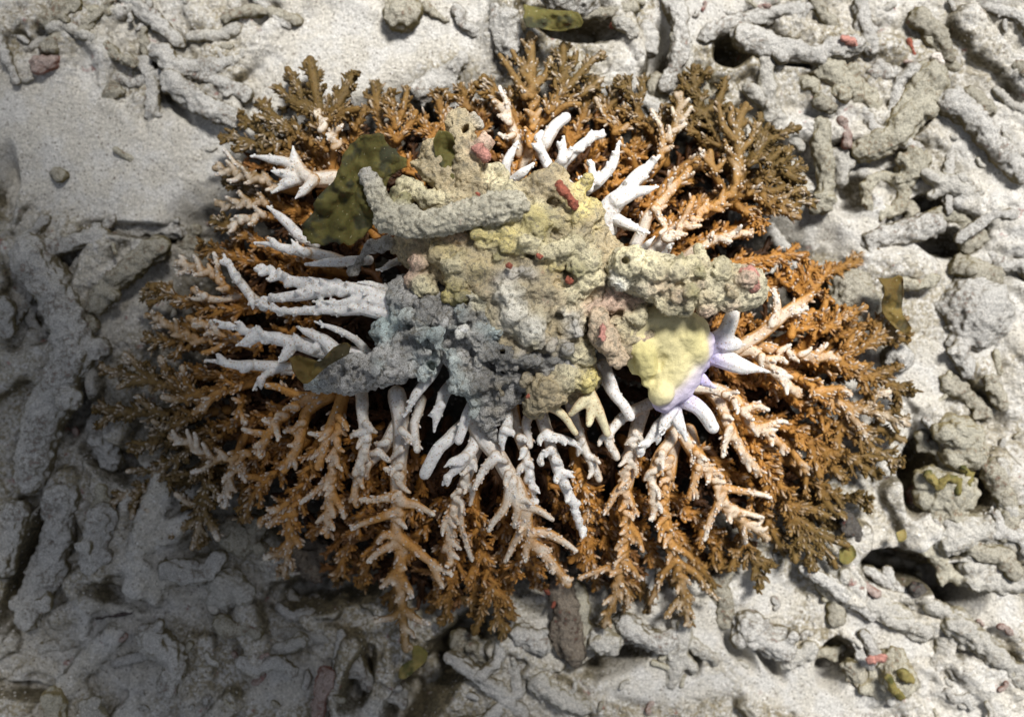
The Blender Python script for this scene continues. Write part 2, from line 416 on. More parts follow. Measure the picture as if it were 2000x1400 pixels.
# the colony stands over a hollow
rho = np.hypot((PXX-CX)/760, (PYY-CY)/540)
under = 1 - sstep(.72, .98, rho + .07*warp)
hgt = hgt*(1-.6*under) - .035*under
turfn = fb(14, 4, 51); fine = fb(260, 3, 61); med = fb(110, 3, 63)
rough_w = (1-sand)
near = (np.abs(GX) < .6)
hgt += near*(.0018*fine*(.2+.8*rough_w) + .0030*med*rough_w + .003*fb(48, 3, 67)*rough_w)
# slight rise of the reef to the right
v = np.stack([GX.ravel(), GY.ravel(), hgt.ravel()], 1)
ny, nx = GX.shape; i = (np.arange(ny-1)[:, None]*nx+np.arange(nx-1)[None]).ravel()
q = np.stack([i, i+1, i+nx+1, i+nx], 1)
turf = np.clip(.5+1.6*turfn + .35*warp2, 0, 1)*(1-sand)
for e in [(480, 1060, 110, 60, 0), (640, 1100, 110, 60, 10), (560, 1230, 140, 60, 0), (820, 1230, 140, 60, 10), (100, 60, 110, 60, 0), (1750, 600, 120, 90, 0), (1880, 900, 90, 120, 0), (1560, 130, 150, 80, 0), (880, 170, 70, 60, 0), (700, 1250, 100, 50, 0)]:
    turf = np.maximum(turf, .8*ell(*e, ))
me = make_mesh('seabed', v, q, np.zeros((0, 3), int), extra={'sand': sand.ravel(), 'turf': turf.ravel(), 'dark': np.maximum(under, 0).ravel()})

def ground_mat():
    m = bpy.data.materials.new('seabed_sediment'); n, l, p = nodes(m)
    g = n.new('ShaderNodeNewGeometry'); pos = g.outputs['Position']
    sep = n.new('ShaderNodeSeparateXYZ'); l.new(g.outputs['Normal'], sep.inputs[0])
    def A(nm):
        a = n.new('ShaderNodeAttribute'); a.attribute_name = nm; return a.outputs['Fac']
    n1 = noise_(n, l, pos, 40, 4, .6); n2 = noise_(n, l, pos, 240, 3, .65); n3 = noise_(n, l, pos, 1000, 2, .75); n5 = noise_(n, l, pos, 90, 2, .5)
    up = math_(n, l, 'ADD', sep.outputs[2], math_(n, l, 'MULTIPLY', math_(n, l, 'SUBTRACT', n2, .5), .9))
    up = math_(n, l, 'ADD', up, math_(n, l, 'MULTIPLY', math_(n, l, 'SUBTRACT', n1, .5), .5))
    up = math_(n, l, 'SUBTRACT', up, math_(n, l, 'MULTIPLY', A('turf'), .18))
    up = math_(n, l, 'ADD', up, math_(n, l, 'MULTIPLY', A('sand'), .6))
    fac = mrange(n, l, up, .15, .74)
    c = mix_(n, l, fac, (.15, .13, .09), mix_(n, l, mrange(n, l, n1, .4, .62), (.67, .64, .575), (.71, .695, .66)))
    c = mix_(n, l, math_(n, l, 'MULTIPLY', A('turf'), mrange(n, l, n2, .40, .60, 0, .85)), c, (.30, .25, .15))
    # pink crust specks
    pk = math_(n, l, 'MULTIPLY', mrange(n, l, n5, .63, .70), mrange(n, l, n1, .52, .6)); pk = math_(n, l, 'MULTIPLY', pk, math_(n, l, 'SUBTRACT', 1.0, A('sand')))
    c = mix_(n, l, math_(n, l, 'MULTIPLY', pk, .6), c, (.36, .12, .10))
    c = mix_(n, l, math_(n, l, 'MULTIPLY', mrange(n, l, noise_(n, l, pos, 520, 1, .5), .69, .75), .7), c, (.10, .08, .05))
    c = mix_(n, l, math_(n, l, 'MULTIPLY', A('dark'), .85), c, (.035, .028, .018))  # seabed beneath the colony painted near-black to deepen the shade there
    c = mix_(n, l, 1.0, c, mrange(n, l, n3, .36, .62, .76, 1.10), 'MULTIPLY')
    vo = n.new('ShaderNodeTexVoronoi'); vo.inputs['Scale'].default_value = 620; l.new(pos, vo.inputs['Vector'])
    sx = n.new('ShaderNodeSeparateXYZ'); l.new(vo.outputs['Color'], sx.inputs[0])
    c = mix_(n, l, 1.0, c, mrange(n, l, sx.outputs[0], .0, 1, .84, 1.10), 'MULTIPLY'); c = mix_(n, l, math_(n, l, 'MULTIPLY', mrange(n, l, sx.outputs[1], .955, .97), .6), c, (.12, .09, .06))
    c = mix_(n, l, mrange(n, l, sx.outputs[2], .982, .99), c, (.80, .78, .75))
    l.new(c, p.inputs['Base Color']); p.inputs['Roughness'].default_value = .95; p.inputs['Specular IOR Level'].default_value = .1
    hg = math_(n, l, 'ADD', n2, math_(n, l, 'MULTIPLY', n3, .5))
    l.new(bump_(n, l, hg, .0042, .8), p.inputs['Normal'])
    return m
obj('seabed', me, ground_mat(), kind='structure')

def ground_z(px, py):
    x, y = (px-1000)*S, (700-py)*S
    i = int(np.clip(np.searchsorted(gx, x), 3, nx-4)); j = int(np.clip(np.searchsorted(gy, y), 3, ny-4))
    return float(hgt[j-3:j+4, i-3:i+4].mean())

# ------------------------------------------------------------------ the staghorn colony
def prof(px, py):
    r = math.hypot((px-CX)/790, (py-CY)/570)
    return .035 + .105*max(0, 1-r**1.7)
WHITE = np.array([.80, .79, .775]); CREAM = np.array([.56, .43, .26]); BROWN = np.array([.42, .175, .030]); OLIVE = np.array([.150, .100, .030]); DEEP_SHADE = np.array([.16, .062, .014])
LILAC = np.array([.58, .52, .80])

def tone(px, py, v=0.0):
    """living tissue colour: orange brown inside, olive at the rim and in the upper right and left"""
    r = np.hypot((px-CX)/790, (py-CY)/570)
    o = sstep(.74, 1.06, r + .14*sstep(520, 380, py) + .16*sstep(560, 420, px) + v)
    return BROWN*(1-o)+OLIVE*o

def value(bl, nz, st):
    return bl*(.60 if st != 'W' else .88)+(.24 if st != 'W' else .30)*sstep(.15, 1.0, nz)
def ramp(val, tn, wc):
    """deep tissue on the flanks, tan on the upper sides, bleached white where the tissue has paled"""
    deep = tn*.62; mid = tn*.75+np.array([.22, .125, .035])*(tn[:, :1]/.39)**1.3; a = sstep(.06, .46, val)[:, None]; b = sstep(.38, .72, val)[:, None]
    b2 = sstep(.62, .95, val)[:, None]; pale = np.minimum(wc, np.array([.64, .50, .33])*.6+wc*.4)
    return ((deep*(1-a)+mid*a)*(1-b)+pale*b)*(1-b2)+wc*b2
class Branch: pass
TREES = []
def B(style, r0, r1, wb, wt, dz, main, *sides, lilac=0, side=None):
    b = Branch(); b.style = style; b.wb, b.wt = wb, wt; b.r0, b.r1 = r0, r1; b.dz = dz/1000.; b.lilac = lilac
    pp = lambda s: [tuple(float(c) for c in w.split(',')) for w in s.split()]
    b.main = pp(main); b.sides = [pp(s) for s in sides]; b.auto = side
    TREES.append(b)

# --- upper left fan
B('T', 12, 9, .05, .1, 0, "655,340 632,275 622,210 606,118", "628,250 590,185 562,136", "618,228 572,196 537,170", "640,235 672,222 698,213")
B('T', 12, 9, .05, .05, 4, "648,310 636,260 662,198 692,146")
B('T', 11, 7, .2, .3, -4, "640,320 600,275 560,250 505,200", "560,250 520,235 500,228")
B('T', 10, 7, .1, .2, -8, "625,325 560,285 500,250 468,228")
B('T', 10, 6, .2, .4, -8, "610,330 540,300 490,280 430,268")
B('M', 7, 5, .7, .9, 8, "632,300 628,262 624,216")
B('M', 8, 5, .3, .9, 6, "648,335 652,285 657,243", "652,290 640,262")
B('W', 18, 6, .4, 1, 10, "655,350 612,348 575,352 532,376", "612,352 592,372 577,388", "600,345 560,318 524,308 490,306", "590,338 577,310 572,286", "575,345 552,338 530,334", side=.3)
B('M', 11, 6, .15, .9, -6, "590,375 540,362 480,345 420,329", "500,350 460,318 438,294", "460,340 445,320")
B('M', 9, 5, .1, .9, -14, "560,415 515,398 470,395 423,400")
B('M', 8, 5, .1, 1, -10, "560,430 520,420 480,430 448,444")
B('W', 11, 7, .8, 1, 0, "615,478 588,462 556,432 523,404", side=0)
# --- left whites
B('W', 13, 5, .6, 1, 0, "665,512 620,496 571,484 497,474", "600,494 584,482 569,468", side=.3)
B('W', 10, 7, .9, 1, 6, "720,508 690,512 650,514 597,516", side=.2)
B('W', 20, 7, .9, 1, 4, "860,625 780,600 720,578 650,560 571,548 504,520", "650,562 590,574 540,580 500,588", "810,618 720,608 640,603 560,606 500,595", "800,598 740,594 665,590 611,589", "760,590 700,566 650,548", side=1.1)
B('W', 19, 5, .8, 1, 0, "760,706 700,696 640,684 560,664 482,648 418,625", "500,652 480,668 461,675", "570,672 555,692 543,708", "650,680 615,655 580,638", "545,662 520,652 500,640", side=.4)
B('W', 11, 6, .6, 1, -2, "520,600 489,575 461,543 437,497", "489,575 492,590 494,604", side=.4)
B('M', 9, 5, .2, .9, -10, "480,590 440,560 405,532 345,512", "440,560 425,520 418,495", "405,532 370,530 345,535")
B('M', 8, 6, .7, 1, -4, "470,580 430,585 400,578 377,565", side=.5)
B('T', 9, 5, .05, .5, -16, "500,600 440,606 393,600 339,580 277,571", "339,580 310,560 290,558")
B('M', 9, 6, .4, 1, -6, "500,680 455,660 411,639 369,621", "440,655 420,652 400,654", side=.4)
B('M', 9, 5, .1, .7, -14, "460,680 400,664 343,640 287,614", "370,655 330,640 300,640")
B('T', 8, 5, .1, .5, -20, "420,690 357,668 279,664", "357,668 345,690 332,697")
B('M', 8, 5, .5, 1, -8, "490,640 446,664 420,680 397,689", side=.2)
B('W', 13, 6, .7, 1, -2, "580,722 536,716 464,711 401,704", side=.3)
B('W', 9, 5, .5, 1, -4, "600,712 553,718 514,738 494,762", side=.3)
B('T', 12, 5, .05, .6, -10, "520,740 464,750 396,768 339,754 271,738 196,718", "300,745 270,715 246,693", "290,742 255,748 232,756", "370,760 360,738 357,717", "340,752 322,722 314,700", "396,768 350,778 319,775")
B('T', 11, 5, .05, .5, -14, "450,800 393,804 321,808 250,802 184,797", "250,802 215,812 190,834", "321,808 290,795 270,775", "393,804 360,822 330,836")
B('M', 10, 6, .15, .9, -4, "500,745 450,762 421,773 380,806", side=.3)
B('M', 10, 6, .2, 1, 2, "620,780 571,766 545,756 522,753", side=.3)
B('M', 8, 5, .2, .9, -10, "470,765 468,790 462,815", "468,785 455,778", "468,800 480,825")
B('T', 9, 5, .05, .5, -18, "380,820 339,832 304,861 252,880", "339,832 320,830 300,822")
B('M', 12, 6, .1, .95, -8, "530,870 464,892 411,890 375,868 333,853", "464,892 450,930 440,988", "430,892 400,915 375,922", "470,892 475,920 480,940")
B('M', 13, 6, .1, .95, -2, "640,760 600,782 557,814 528,848 505,886", "557,814 530,824 514,820", "528,848 495,842 475,838", side=.5)
B('M', 13, 7, .1, .95, 0, "650,770 605,800 593,825 579,871 555,917", "585,850 570,840 556,842", side=.4)
B('M', 12, 7, .1, 1, 4, "672,770 655,810 638,850 622,911", "645,838 622,850 604,846", side=.4)
B('T', 9, 5, .1, .6, -16, "480,850 430,852 400,860 340,900 300,930", "400,860 420,880 425,900")
# --- lower left
B('T', 9, 5, .05, .7, -16, "420,890 375,921 321,946 268,961 219,980", "321,946 300,960 290,996", "268,961 262,985 258,1010")
B('T', 9, 5, .05, .6, -22, "360,870 320,890 296,929 282,968 258,1005", "300,920 275,915 250,920")
B('T', 11, 5, .05, .8, -10, "430,860 412,890 400,920 404,971 393,1018 376,1070", "400,1000 415,1030 425,1050", "396,1010 360,1030 333,1045", "404,960 380,985 345,965", "404,940 425,965 438,988")
B('M', 9, 5, .1, .9, -6, "480,850 468,880 457,905 446,946 439,988", "462,900 474,920 479,938")
B('T', 10, 5, .05, .4, -14, "620,840 590,870 546,914 500,961 476,1018", "520,940 500,930 480,930")
B('M', 9, 5, .2, .9, -4, "600,940 580,965 557,984 508,1018", side=.4)
B('T', 12, 5, .05, .8, -6, "640,830 607,900 590,950 571,1007 564,1071 555,1124", "566,1060 540,1075 519,1089", "570,1030 580,1050 586,1064", "575,1000 545,1010 525,1025")
B('M', 13, 6, .1, .8, 0, "672,770 664,793 657,880 650,936 643,989 639,1045", "652,930 615,958 588,982", "648,960 665,985 672,1010")
B('T', 9, 5, .0, .3, -22, "560,850 530,880 500,900 480,940 470,980")
# --- bottom centre
B('M', 17, 8, .15, .75, 4, "775,770 785,850 782,900 779,1007 782,1114 786,1204 793,1266",
  "782,1000 750,1006 688,1032", "782,970 745,972 705,975", "780,1060 755,1070 719,1096", "784,980 812,985 846,1004", "784,1050 815,1075 845,1100 882,1121", "845,1100 855,1125 864,1146", "782,1110 765,1130 744,1146",
  "786,1190 762,1205 733,1214", "787,1190 812,1205 838,1218", "780,1045 755,1045 738,1058", "784,1130 800,1150 803,1165", "781,930 765,920 752,915", side=.5)
B('M', 12, 6, .3, .9, -2, "940,860 925,890 907,936 886,989 879,1043 880,1100", "895,970 905,1030 921,1092", "884,1000 870,1020 864,1040", "905,940 920,960 918,985")
B('W', 14, 6, .7, 1, 8, "935,835 925,870 907,893 880,925 865,946", "907,893 880,900 868,912", side=.4)
B('M', 17, 7, .55, .8, 10, "925,820 940,850 968,885 1000,936 1021,989 1036,1050 1079,1100 1109,1140",
  "1030,1000 1018,1032 987,1095", "1036,1040 1080,1045 1125,1075", "1022,985 1050,995 1079,1014", "1000,950 1006,990 1005,1027", "968,890 945,920 926,954", "1000,940 985,985 955,1035", "1036,1050 1028,1075 1026,1095", "1070,1090 1078,1105 1080,1118", side=.35)
B('T', 12, 6, .05, .1, -14, "925,930 925,989 943,1079 964,1150 972,1190 985,1242", "960,1140 940,1190 926,1236", "964,1150 990,1175 1003,1207", "943,1079 925,1110 915,1140")
B('T', 10, 6, .02, .1, -18, "910,1040 900,1086 879,1150 866,1217", "885,1130 860,1140 850,1160")
B('T', 10, 5, .05, .2, -14, "1010,1050 1018,1080 1008,1110 1000,1130", "1015,1080 1030,1100")
B('W', 13, 6, .6, 1, 6, "1055,800 1068,846 1078,885 1096,921 1118,986 1144,1045", "1068,846 1057,860 1056,870", "1071,850 1105,862 1136,879", "1078,880 1060,890 1053,904", "1100,930 1112,922 1122,932", side=.6)
B('W', 12, 6, .3, 1, 2, "1000,790 1007,829 1021,871 1036,929 1047,992", "1028,905 1015,915 1014,930", side=.5)
B('M', 11, 6, .3, 1, -2, "1115,790 1125,830 1136,860 1150,893 1170,935", side=.5)
B('T', 11, 6, .1, .6, -8, "1120,870 1129,914 1143,961 1157,1010", "1143,961 1150,990 1136,1020")
B('T', 12, 7, .05, .15, -14, "1130,940 1135,1000 1150,1060 1140,1110", "1150,1060 1125,1080 1115,1095")
B('M', 14, 6, .1, .5, 0, "1255,800 1240,850 1225,921 1221,1007 1218,1079 1204,1150 1180,1220", "1218,1090 1240,1110 1250,1130", "1210,1130 1225,1160 1226,1186", "1215,1100 1170,1115 1132,1128", "1225,940 1200,965 1180,1003", "1222,960 1236,985 1245,1005", "1224,1020 1245,1050 1255,1075")
B('M', 13, 6, .5, 1, 6, "1325,830 1305,865 1285,900 1272,954 1276,1010", side=.6)
B('M', 14, 7, .1, .4, -2, "1320,850 1305,920 1295,989 1305,1043 1325,1114 1340,1180 1345,1218", "1300,1020 1292,1040 1288,1056", "1318,1090 1290,1130 1268,1178", "1325,1100 1354,1120 1400,1170", "1335,1160 1310,1190 1300,1205", "1310,1060 1340,1080 1355,1100")
B('M', 13, 6, .4, .9, 6, "1320,820 1340,855 1362,900 1360,930 1347,971", side=.3)
B('M', 14, 6, .3, .8, 4, "1345,840 1358,880 1378,918 1407,954 1425,996 1471,1029 1500,1050", "1400,950 1443,956 1506,971", "1410,965 1395,1000 1376,1054", "1425,990 1455,1000 1490,1010", "1380,920 1400,925 1415,940", "1450,1015 1450,1040 1455,1060")
B('T', 10, 6, .05, .1, -10, "1430,990 1454,1043 1471,1096 1488,1145", "1471,1090 1500,1095 1513,1105", "1454,1050 1440,1080 1425,1112")
B('T', 12, 6, .05, .2, -6, "1420,820 1461,871 1500,929 1536,986 1564,1043 1592,1112", "1555,1030 1600,1060 1632,1106", "1564,1043 1552,1070 1553,1095", "1550,1010 1600,1040 1655,1064", "1536,986 1580,990 1620,1010", "1500,929 1495,960 1500,985")
B('T', 10, 6, .02, .1, -18, "1350,1000 1389,1064 1420,1113", "1370,1040 1360,1080")
B('T', 10, 6, .02, .1, -20, "1440,900 1470,960 1500,1020 1530,1080")
# --- right, purple-white fingers at the sponge
B('W', 29, 8, .9, .6, 14, "1360,700 1385,675 1415,655 1434,606", "1412,668 1435,672 1455,673", lilac=1, side=0)
B('W', 27, 5, 1, 1, 14, "1350,705 1385,690 1420,702 1458,716 1500,726", lilac=1, side=.15)
B('W', 17, 7, 1, 1, 16, "1345,700 1358,728 1372,744 1396,756", lilac=1, side=0)
B('W', 19, 12, 1, 1, 16, "1300,775 1335,778 1362,795 1392,834", lilac=1, side=0)
B('W', 19, 6, 1, 1, 14, "1300,770 1318,795 1328,825 1340,860", "1312,800 1298,825 1288,845", lilac=1, side=0)
B('W', 17, 6, .8, 1, 10, "1300,780 1305,815 1282,842 1246,885", lilac=.6, side=.6)
# --- right side
B('M', 15, 7, .6, 1, 8, "1420,690 1455,672 1500,640 1535,611 1581,579", "1512,630 1516,595 1511,566", "1530,612 1555,612 1575,600", side=.3)
B('M', 14, 6, .6, 1, 8, "1430,690 1465,683 1495,702 1523,736 1557,771", "1500,702 1520,700 1536,708", side=.6)
B('T', 12, 6, .3, .7, 0, "1520,720 1560,738 1600,765 1640,789 1711,807 1773,829", "1640,789 1665,815 1690,850", "1690,800 1710,775 1735,765", "1600,765 1640,760 1660,770")
B('T', 12, 6, .1, .3, -2, "1530,690 1568,700 1621,700 1675,684 1711,661 1774,664", "1700,668 1712,640 1725,614", "1720,660 1750,640 1771,622", "1640,698 1660,670 1675,650", "1621,700 1650,715 1690,712")
B('T', 11, 6, .1, .2, -4, "1550,690 1586,664 1621,636 1657,604", "1610,645 1605,615 1612,590", "1640,620 1670,610 1690,600")
B('T', 11, 6, .2, .3, -4, "1520,670 1557,646 1586,607", "1545,655 1550,630 1548,605")
B('M', 12, 6, .4, .8, 4, "1465,672 1514,686 1579,694 1638,700", "1579,694 1600,680 1615,672", side=.7)
B('T', 11, 6, .05, .2, -6, "1560,705 1604,714 1675,727 1729,747 1781,771", "1700,735 1725,725 1760,715", "1675,727 1690,760 1700,790", "1740,752 1755,785 1745,800")
B('T', 12, 6, .02, .4, -12, "1443,736 1500,750 1550,775 1621,825 1675,843 1711,879 1762,910", "1675,843 1720,840 1765,860", "1640,830 1640,870 1655,895", "1711,879 1700,905 1690,925")
B('M', 14, 6, .4, 1, 6, "1354,754 1400,763 1443,790 1461,825 1500,845 1538,879", "1480,835 1510,825 1536,824", "1450,800 1480,790 1500,800", side=.6)
B('M', 14, 6, .5, 1, 6, "1385,760 1407,789 1421,825 1443,871 1485,924", "1425,840 1415,870 1412,890", side=.6)
B('M', 12, 6, .4, .9, 4, "1330,840 1346,861 1371,896 1410,931", "1360,880 1350,900", side=.4)
B('T', 11, 6, .05, .2, -6, "1443,820 1475,860 1500,896 1521,945 1540,980")
B('T', 12, 6, .05, .2, -8, "1500,820 1532,836 1604,879 1657,896 1717,932", "1604,879 1620,910 1650,940", "1657,896 1690,890 1720,895", "1580,865 1590,900 1600,930")
B('M', 10, 6, .2, .7, -4, "1530,850 1554,889 1575,924", side=.6)
B('T', 11, 6, .05, .2, -12, "1540,900 1580,940 1620,965 1680,975 1700,990", "1600,955 1620,990 1650,1010")
B('T', 9, 6, .05, .1, -12, "1560,640 1568,560 1586,514", "1566,590 1590,560 1621,516", "1566,580 1545,550 1540,530", "1580,550 1600,575 1625,590")
B('T', 9, 6, .05, .1, -14, "1600,700 1650,650 1690,640 1720,640")
# --- lower middle fingers
B('W', 12, 10, .8, 1, 12, "905,830 880,852 852,880 830,925", side=0)
B('W', 11, 8, .9, 1, 14, "935,770 918,805 905,835 896,860", side=0)
B('W', 13, 6, .9, 1, 12, "885,750 868,775 857,802 848,842", "862,790 848,805 837,811", side=0)
B('W', 11, 6, .8, 1, 12, "858,700 838,738 811,772 789,813", side=0)
B('M', 13, 7, .3, 1, 6, "705,765 710,800 718,861 694,924", "716,840 700,848 687,850", side=.6)
B('M', 10, 6, .3, 1, 4, "822,780 812,836 815,878", "812,850 802,862 796,862", side=.3)
B('W', 13, 7, .7, 1, 8, "985,790 988,825 984,850 982,878", "985,840 998,842 1002,850", side=.3)
B('C', 13, 7, .9, .9, 16, "1045,775 1070,792 1095,808 1124,845", side=0)
B('C', 20, 8, .9, 1, 18, "1125,700 1138,746 1165,790 1186,846", "1160,785 1152,810 1150,828", "1145,780 1125,795 1115,808", side=0)
B('W', 14, 8, .9, 1, 14, "1178,715 1190,745 1212,780 1231,813", side=0)
B('M', 12, 7, .5, 1, 8, "1268,788 1230,805 1208,822 1190,858 1204,892", side=.3)
B('M', 13, 7, .1, .5, -2, "790,800 765,850 720,905 695,950 697,985", "740,880 760,900", side=.5)
B('M', 11, 6, .2, .6, 0, "1035,800 1030,830 1035,870", side=.3)
B('W', 8, 5, .8, 1, 8, "780,562 740,562 720,556 699,552", side=0)
B('W', 8, 5, .7, 1, 8, "790,505 765,514 748,524 735,527", side=0)
B('W', 8, 5, .9, 1, 8, "720,690 690,660 650,640 615,628", side=0)
# --- upper centre
B('M', 14, 8, .05, .25, 0, "1025,330 1039,268 1039,214 1036,161 1036,107 1036,70", "1025,190 1000,143 976,108", "1036,150 1012,120 1000,100", "1036,180 1062,150 1070,125")
B('T', 11, 6, .1, .4, -2, "1040,260 1071,221 1096,179 1100,125 1100,88", "1085,200 1114,164 1150,125 1178,105", "1075,215 1132,181 1174,157", "1100,150 1120,125 1125,105", "1096,165 1080,140 1075,115")
B('M', 9, 5, .2, .9, 4, "1045,250 1080,222 1105,208 1132,204", side=.3)
B('T', 10, 6, .1, .3, -6, "1015,250 993,205 961,182 930,164", "961,182 948,165 945,150")
B('M', 12, 7, .7, .9, 4, "1015,300 1003,264 989,229 966,200", "995,240 985,200 976,171", "1003,264 985,268 975,262", side=.6)
B('W', 10, 7, .9, 1, 10, "985,360 988,335 996,310 1011,277", side=.2)
B('W', 10, 7, .9, 1, 12, "990,372 1005,352 1022,336 1042,320", side=0)
B('W', 15, 7, .9, 1, 12, "1120,380 1085,345 1062,312 1055,290 1050,265", side=.4)
B('W', 14, 10, .5, 1, 6, "1055,300 1062,284 1080,252 1105,230", side=.3)
B('W', 14, 6, .9, 1, 12, "1090,350 1096,315 1136,284 1178,255", "1098,312 1096,288 1102,266", side=.7)
B('W', 14, 6, .9, 1, 12, "1110,385 1150,368 1172,352 1194,321 1210,277", "1165,355 1158,335 1154,312", "1150,368 1140,352 1130,345", side=.5)
B('W', 22, 6, .9, 1, 12, "1180,450 1186,418 1208,388 1239,350 1288,305", "1205,392 1240,378 1286,365", side=.3)
B('W', 15, 6, .8, 1, 8, "1175,425 1200,430 1225,440 1267,455", side=.3)
B('W', 9, 4, .9, 1, 8, "1245,505 1257,486 1266,474 1279,462", side=0)
B('W', 9, 4, .9, 1, 8, "1285,510 1300,492 1310,476 1318,462", side=0)
B('M', 12, 6, .1, .8, 0, "1230,370 1275,330 1300,290 1315,260 1325,221 1329,184", "1290,300 1290,255 1272,215", "1318,250 1340,225 1350,210", side=.6)
B('T', 10, 6, .05, .1, -8, "1300,320 1286,279 1250,229 1235,193 1208,151", "1240,205 1255,180 1254,155", "1250,229 1225,222 1205,215")
B('T', 9, 5, .1, .5, -8, "1200,290 1205,260 1211,229 1220,205", "1205,255 1180,225 1164,194", "1200,260 1225,245")
B('M', 9, 5, .3, .8, 0, "1240,330 1230,305 1215,290 1212,272", side=.5)
B('M', 12, 6, .15, .6, 4, "1240,480 1260,440 1278,408 1311,375 1346,330", "1280,405 1300,440 1290,455", side=.4)
# --- upper right
B('T', 12, 6, .05, .1, -6, "1420,330 1389,250 1368,214 1357,168 1354,130", "1375,225 1400,200 1418,155", "1362,190 1340,165 1328,150", "1389,250 1410,230 1425,205", "1357,168 1375,150 1385,135")
B('M', 14, 7, .25, .1, 6, "1270,500 1305,460 1350,430 1418,386 1438,357 1443,321 1440,250 1456,206", "1442,300 1465,270 1475,240", "1440,280 1415,250 1402,202", "1441,330 1420,300 1415,275", "1443,260 1425,235 1430,210")
B('T', 11, 6, .05, .1, -2, "1425,385 1450,340 1479,296 1500,245", "1479,296 1510,270 1560,250", "1485,280 1480,250 1485,225", "1470,310 1500,315 1535,290")
B('T', 11, 6, .05, .15, 0, "1418,388 1479,357 1529,334 1574,329", "1500,348 1530,310 1545,290", "1530,335 1550,350 1570,355", "1479,357 1500,372 1540,365")
B('T', 11, 6, .05, .5, 0, "1415,390 1461,380 1532,393 1592,394", "1520,390 1545,375 1570,370", "1490,383 1510,405 1560,425")
B('T', 11, 6, .05, .1, -4, "1410,395 1461,411 1489,453", "1440,402 1470,432 1460,450")
B('M', 10, 6, .1, .7, 4, "1425,385 1407,357 1396,329 1387,297", "1396,330 1380,305 1367,292", "1398,335 1418,310 1428,290", side=.2)
B('M', 12, 6, .4, 1, 6, "1330,510 1357,490 1407,465 1467,454", "1370,484 1385,468 1392,455", side=.6)
B('M', 10, 6, .1, .3, 0, "1290,380 1320,335 1350,315 1364,312", side=.3)
B('M', 10, 5, .2, .9, 4, "1320,460 1335,432 1345,410 1354,387", side=.3)
B('T', 10, 6, .05, .2, -8, "1390,300 1364,264 1336,232 1321,180", "1345,240 1320,230 1305,215")
B('T', 10, 6, .02, .05, -12, "1430,350 1480,340 1530,350 1560,380")
B('T', 10, 6, .02, .05, -14, "1400,320 1440,280 1500,290 1540,320")
# --- top left of centre
B('T', 10, 6, .05, .1, -8, "771,320 775,268 768,214 762,177", "772,250 790,210 794,172", "775,275 800,245 812,220", "770,230 755,210 750,200")
B('T', 9, 6, .05, .1, -10, "930,250 915,210 901,166", "915,212 890,195 872,187", "910,195 920,180 925,165")
B('T', 9, 6, .02, .05, -10, "860,320 850,280 853,245", "855,300 840,270")
B('T', 9, 6, .05, .1, -8, "700,300 690,270 705,230 712,210")

# deeper fans that fill the space between the traced ones
_an = {}
for b_ in TREES:
    for ch_ in [b_.main]+b_.sides:
        for p_ in ch_:
            a_ = int((math.degrees(math.atan2(p_[1]-CY, p_[0]-CX)) % 360)//10); _an[a_] = max(_an.get(a_, 0), math.hypot(p_[0]-CX, p_[1]-CY))
N_TRACED = len(TREES); rf = random.Random(44)
for k in range(46):
    a = k*360/46+rf.uniform(-3, 3); rm = sorted(_an.get((int((a % 360)//10)+d_) % 36, 400) for d_ in (-1, 0, 1))[1]*rf.uniform(.84, .96); st_ = []
    for t_ in (.50, .64, .80, 1.0):
        aa = math.radians(a+rf.uniform(-2.5, 2.5)); st_.append('%.0f,%.0f' % (CX+rm*t_*math.cos(aa), CY+rm*t_*math.sin(aa)))
    B('T', 12, 6, .0, .12, rf.uniform(-34, -22), ' '.join(st_))
SPACING = dict(W=9.0, M=3.0, T=2.3, C=1e9)
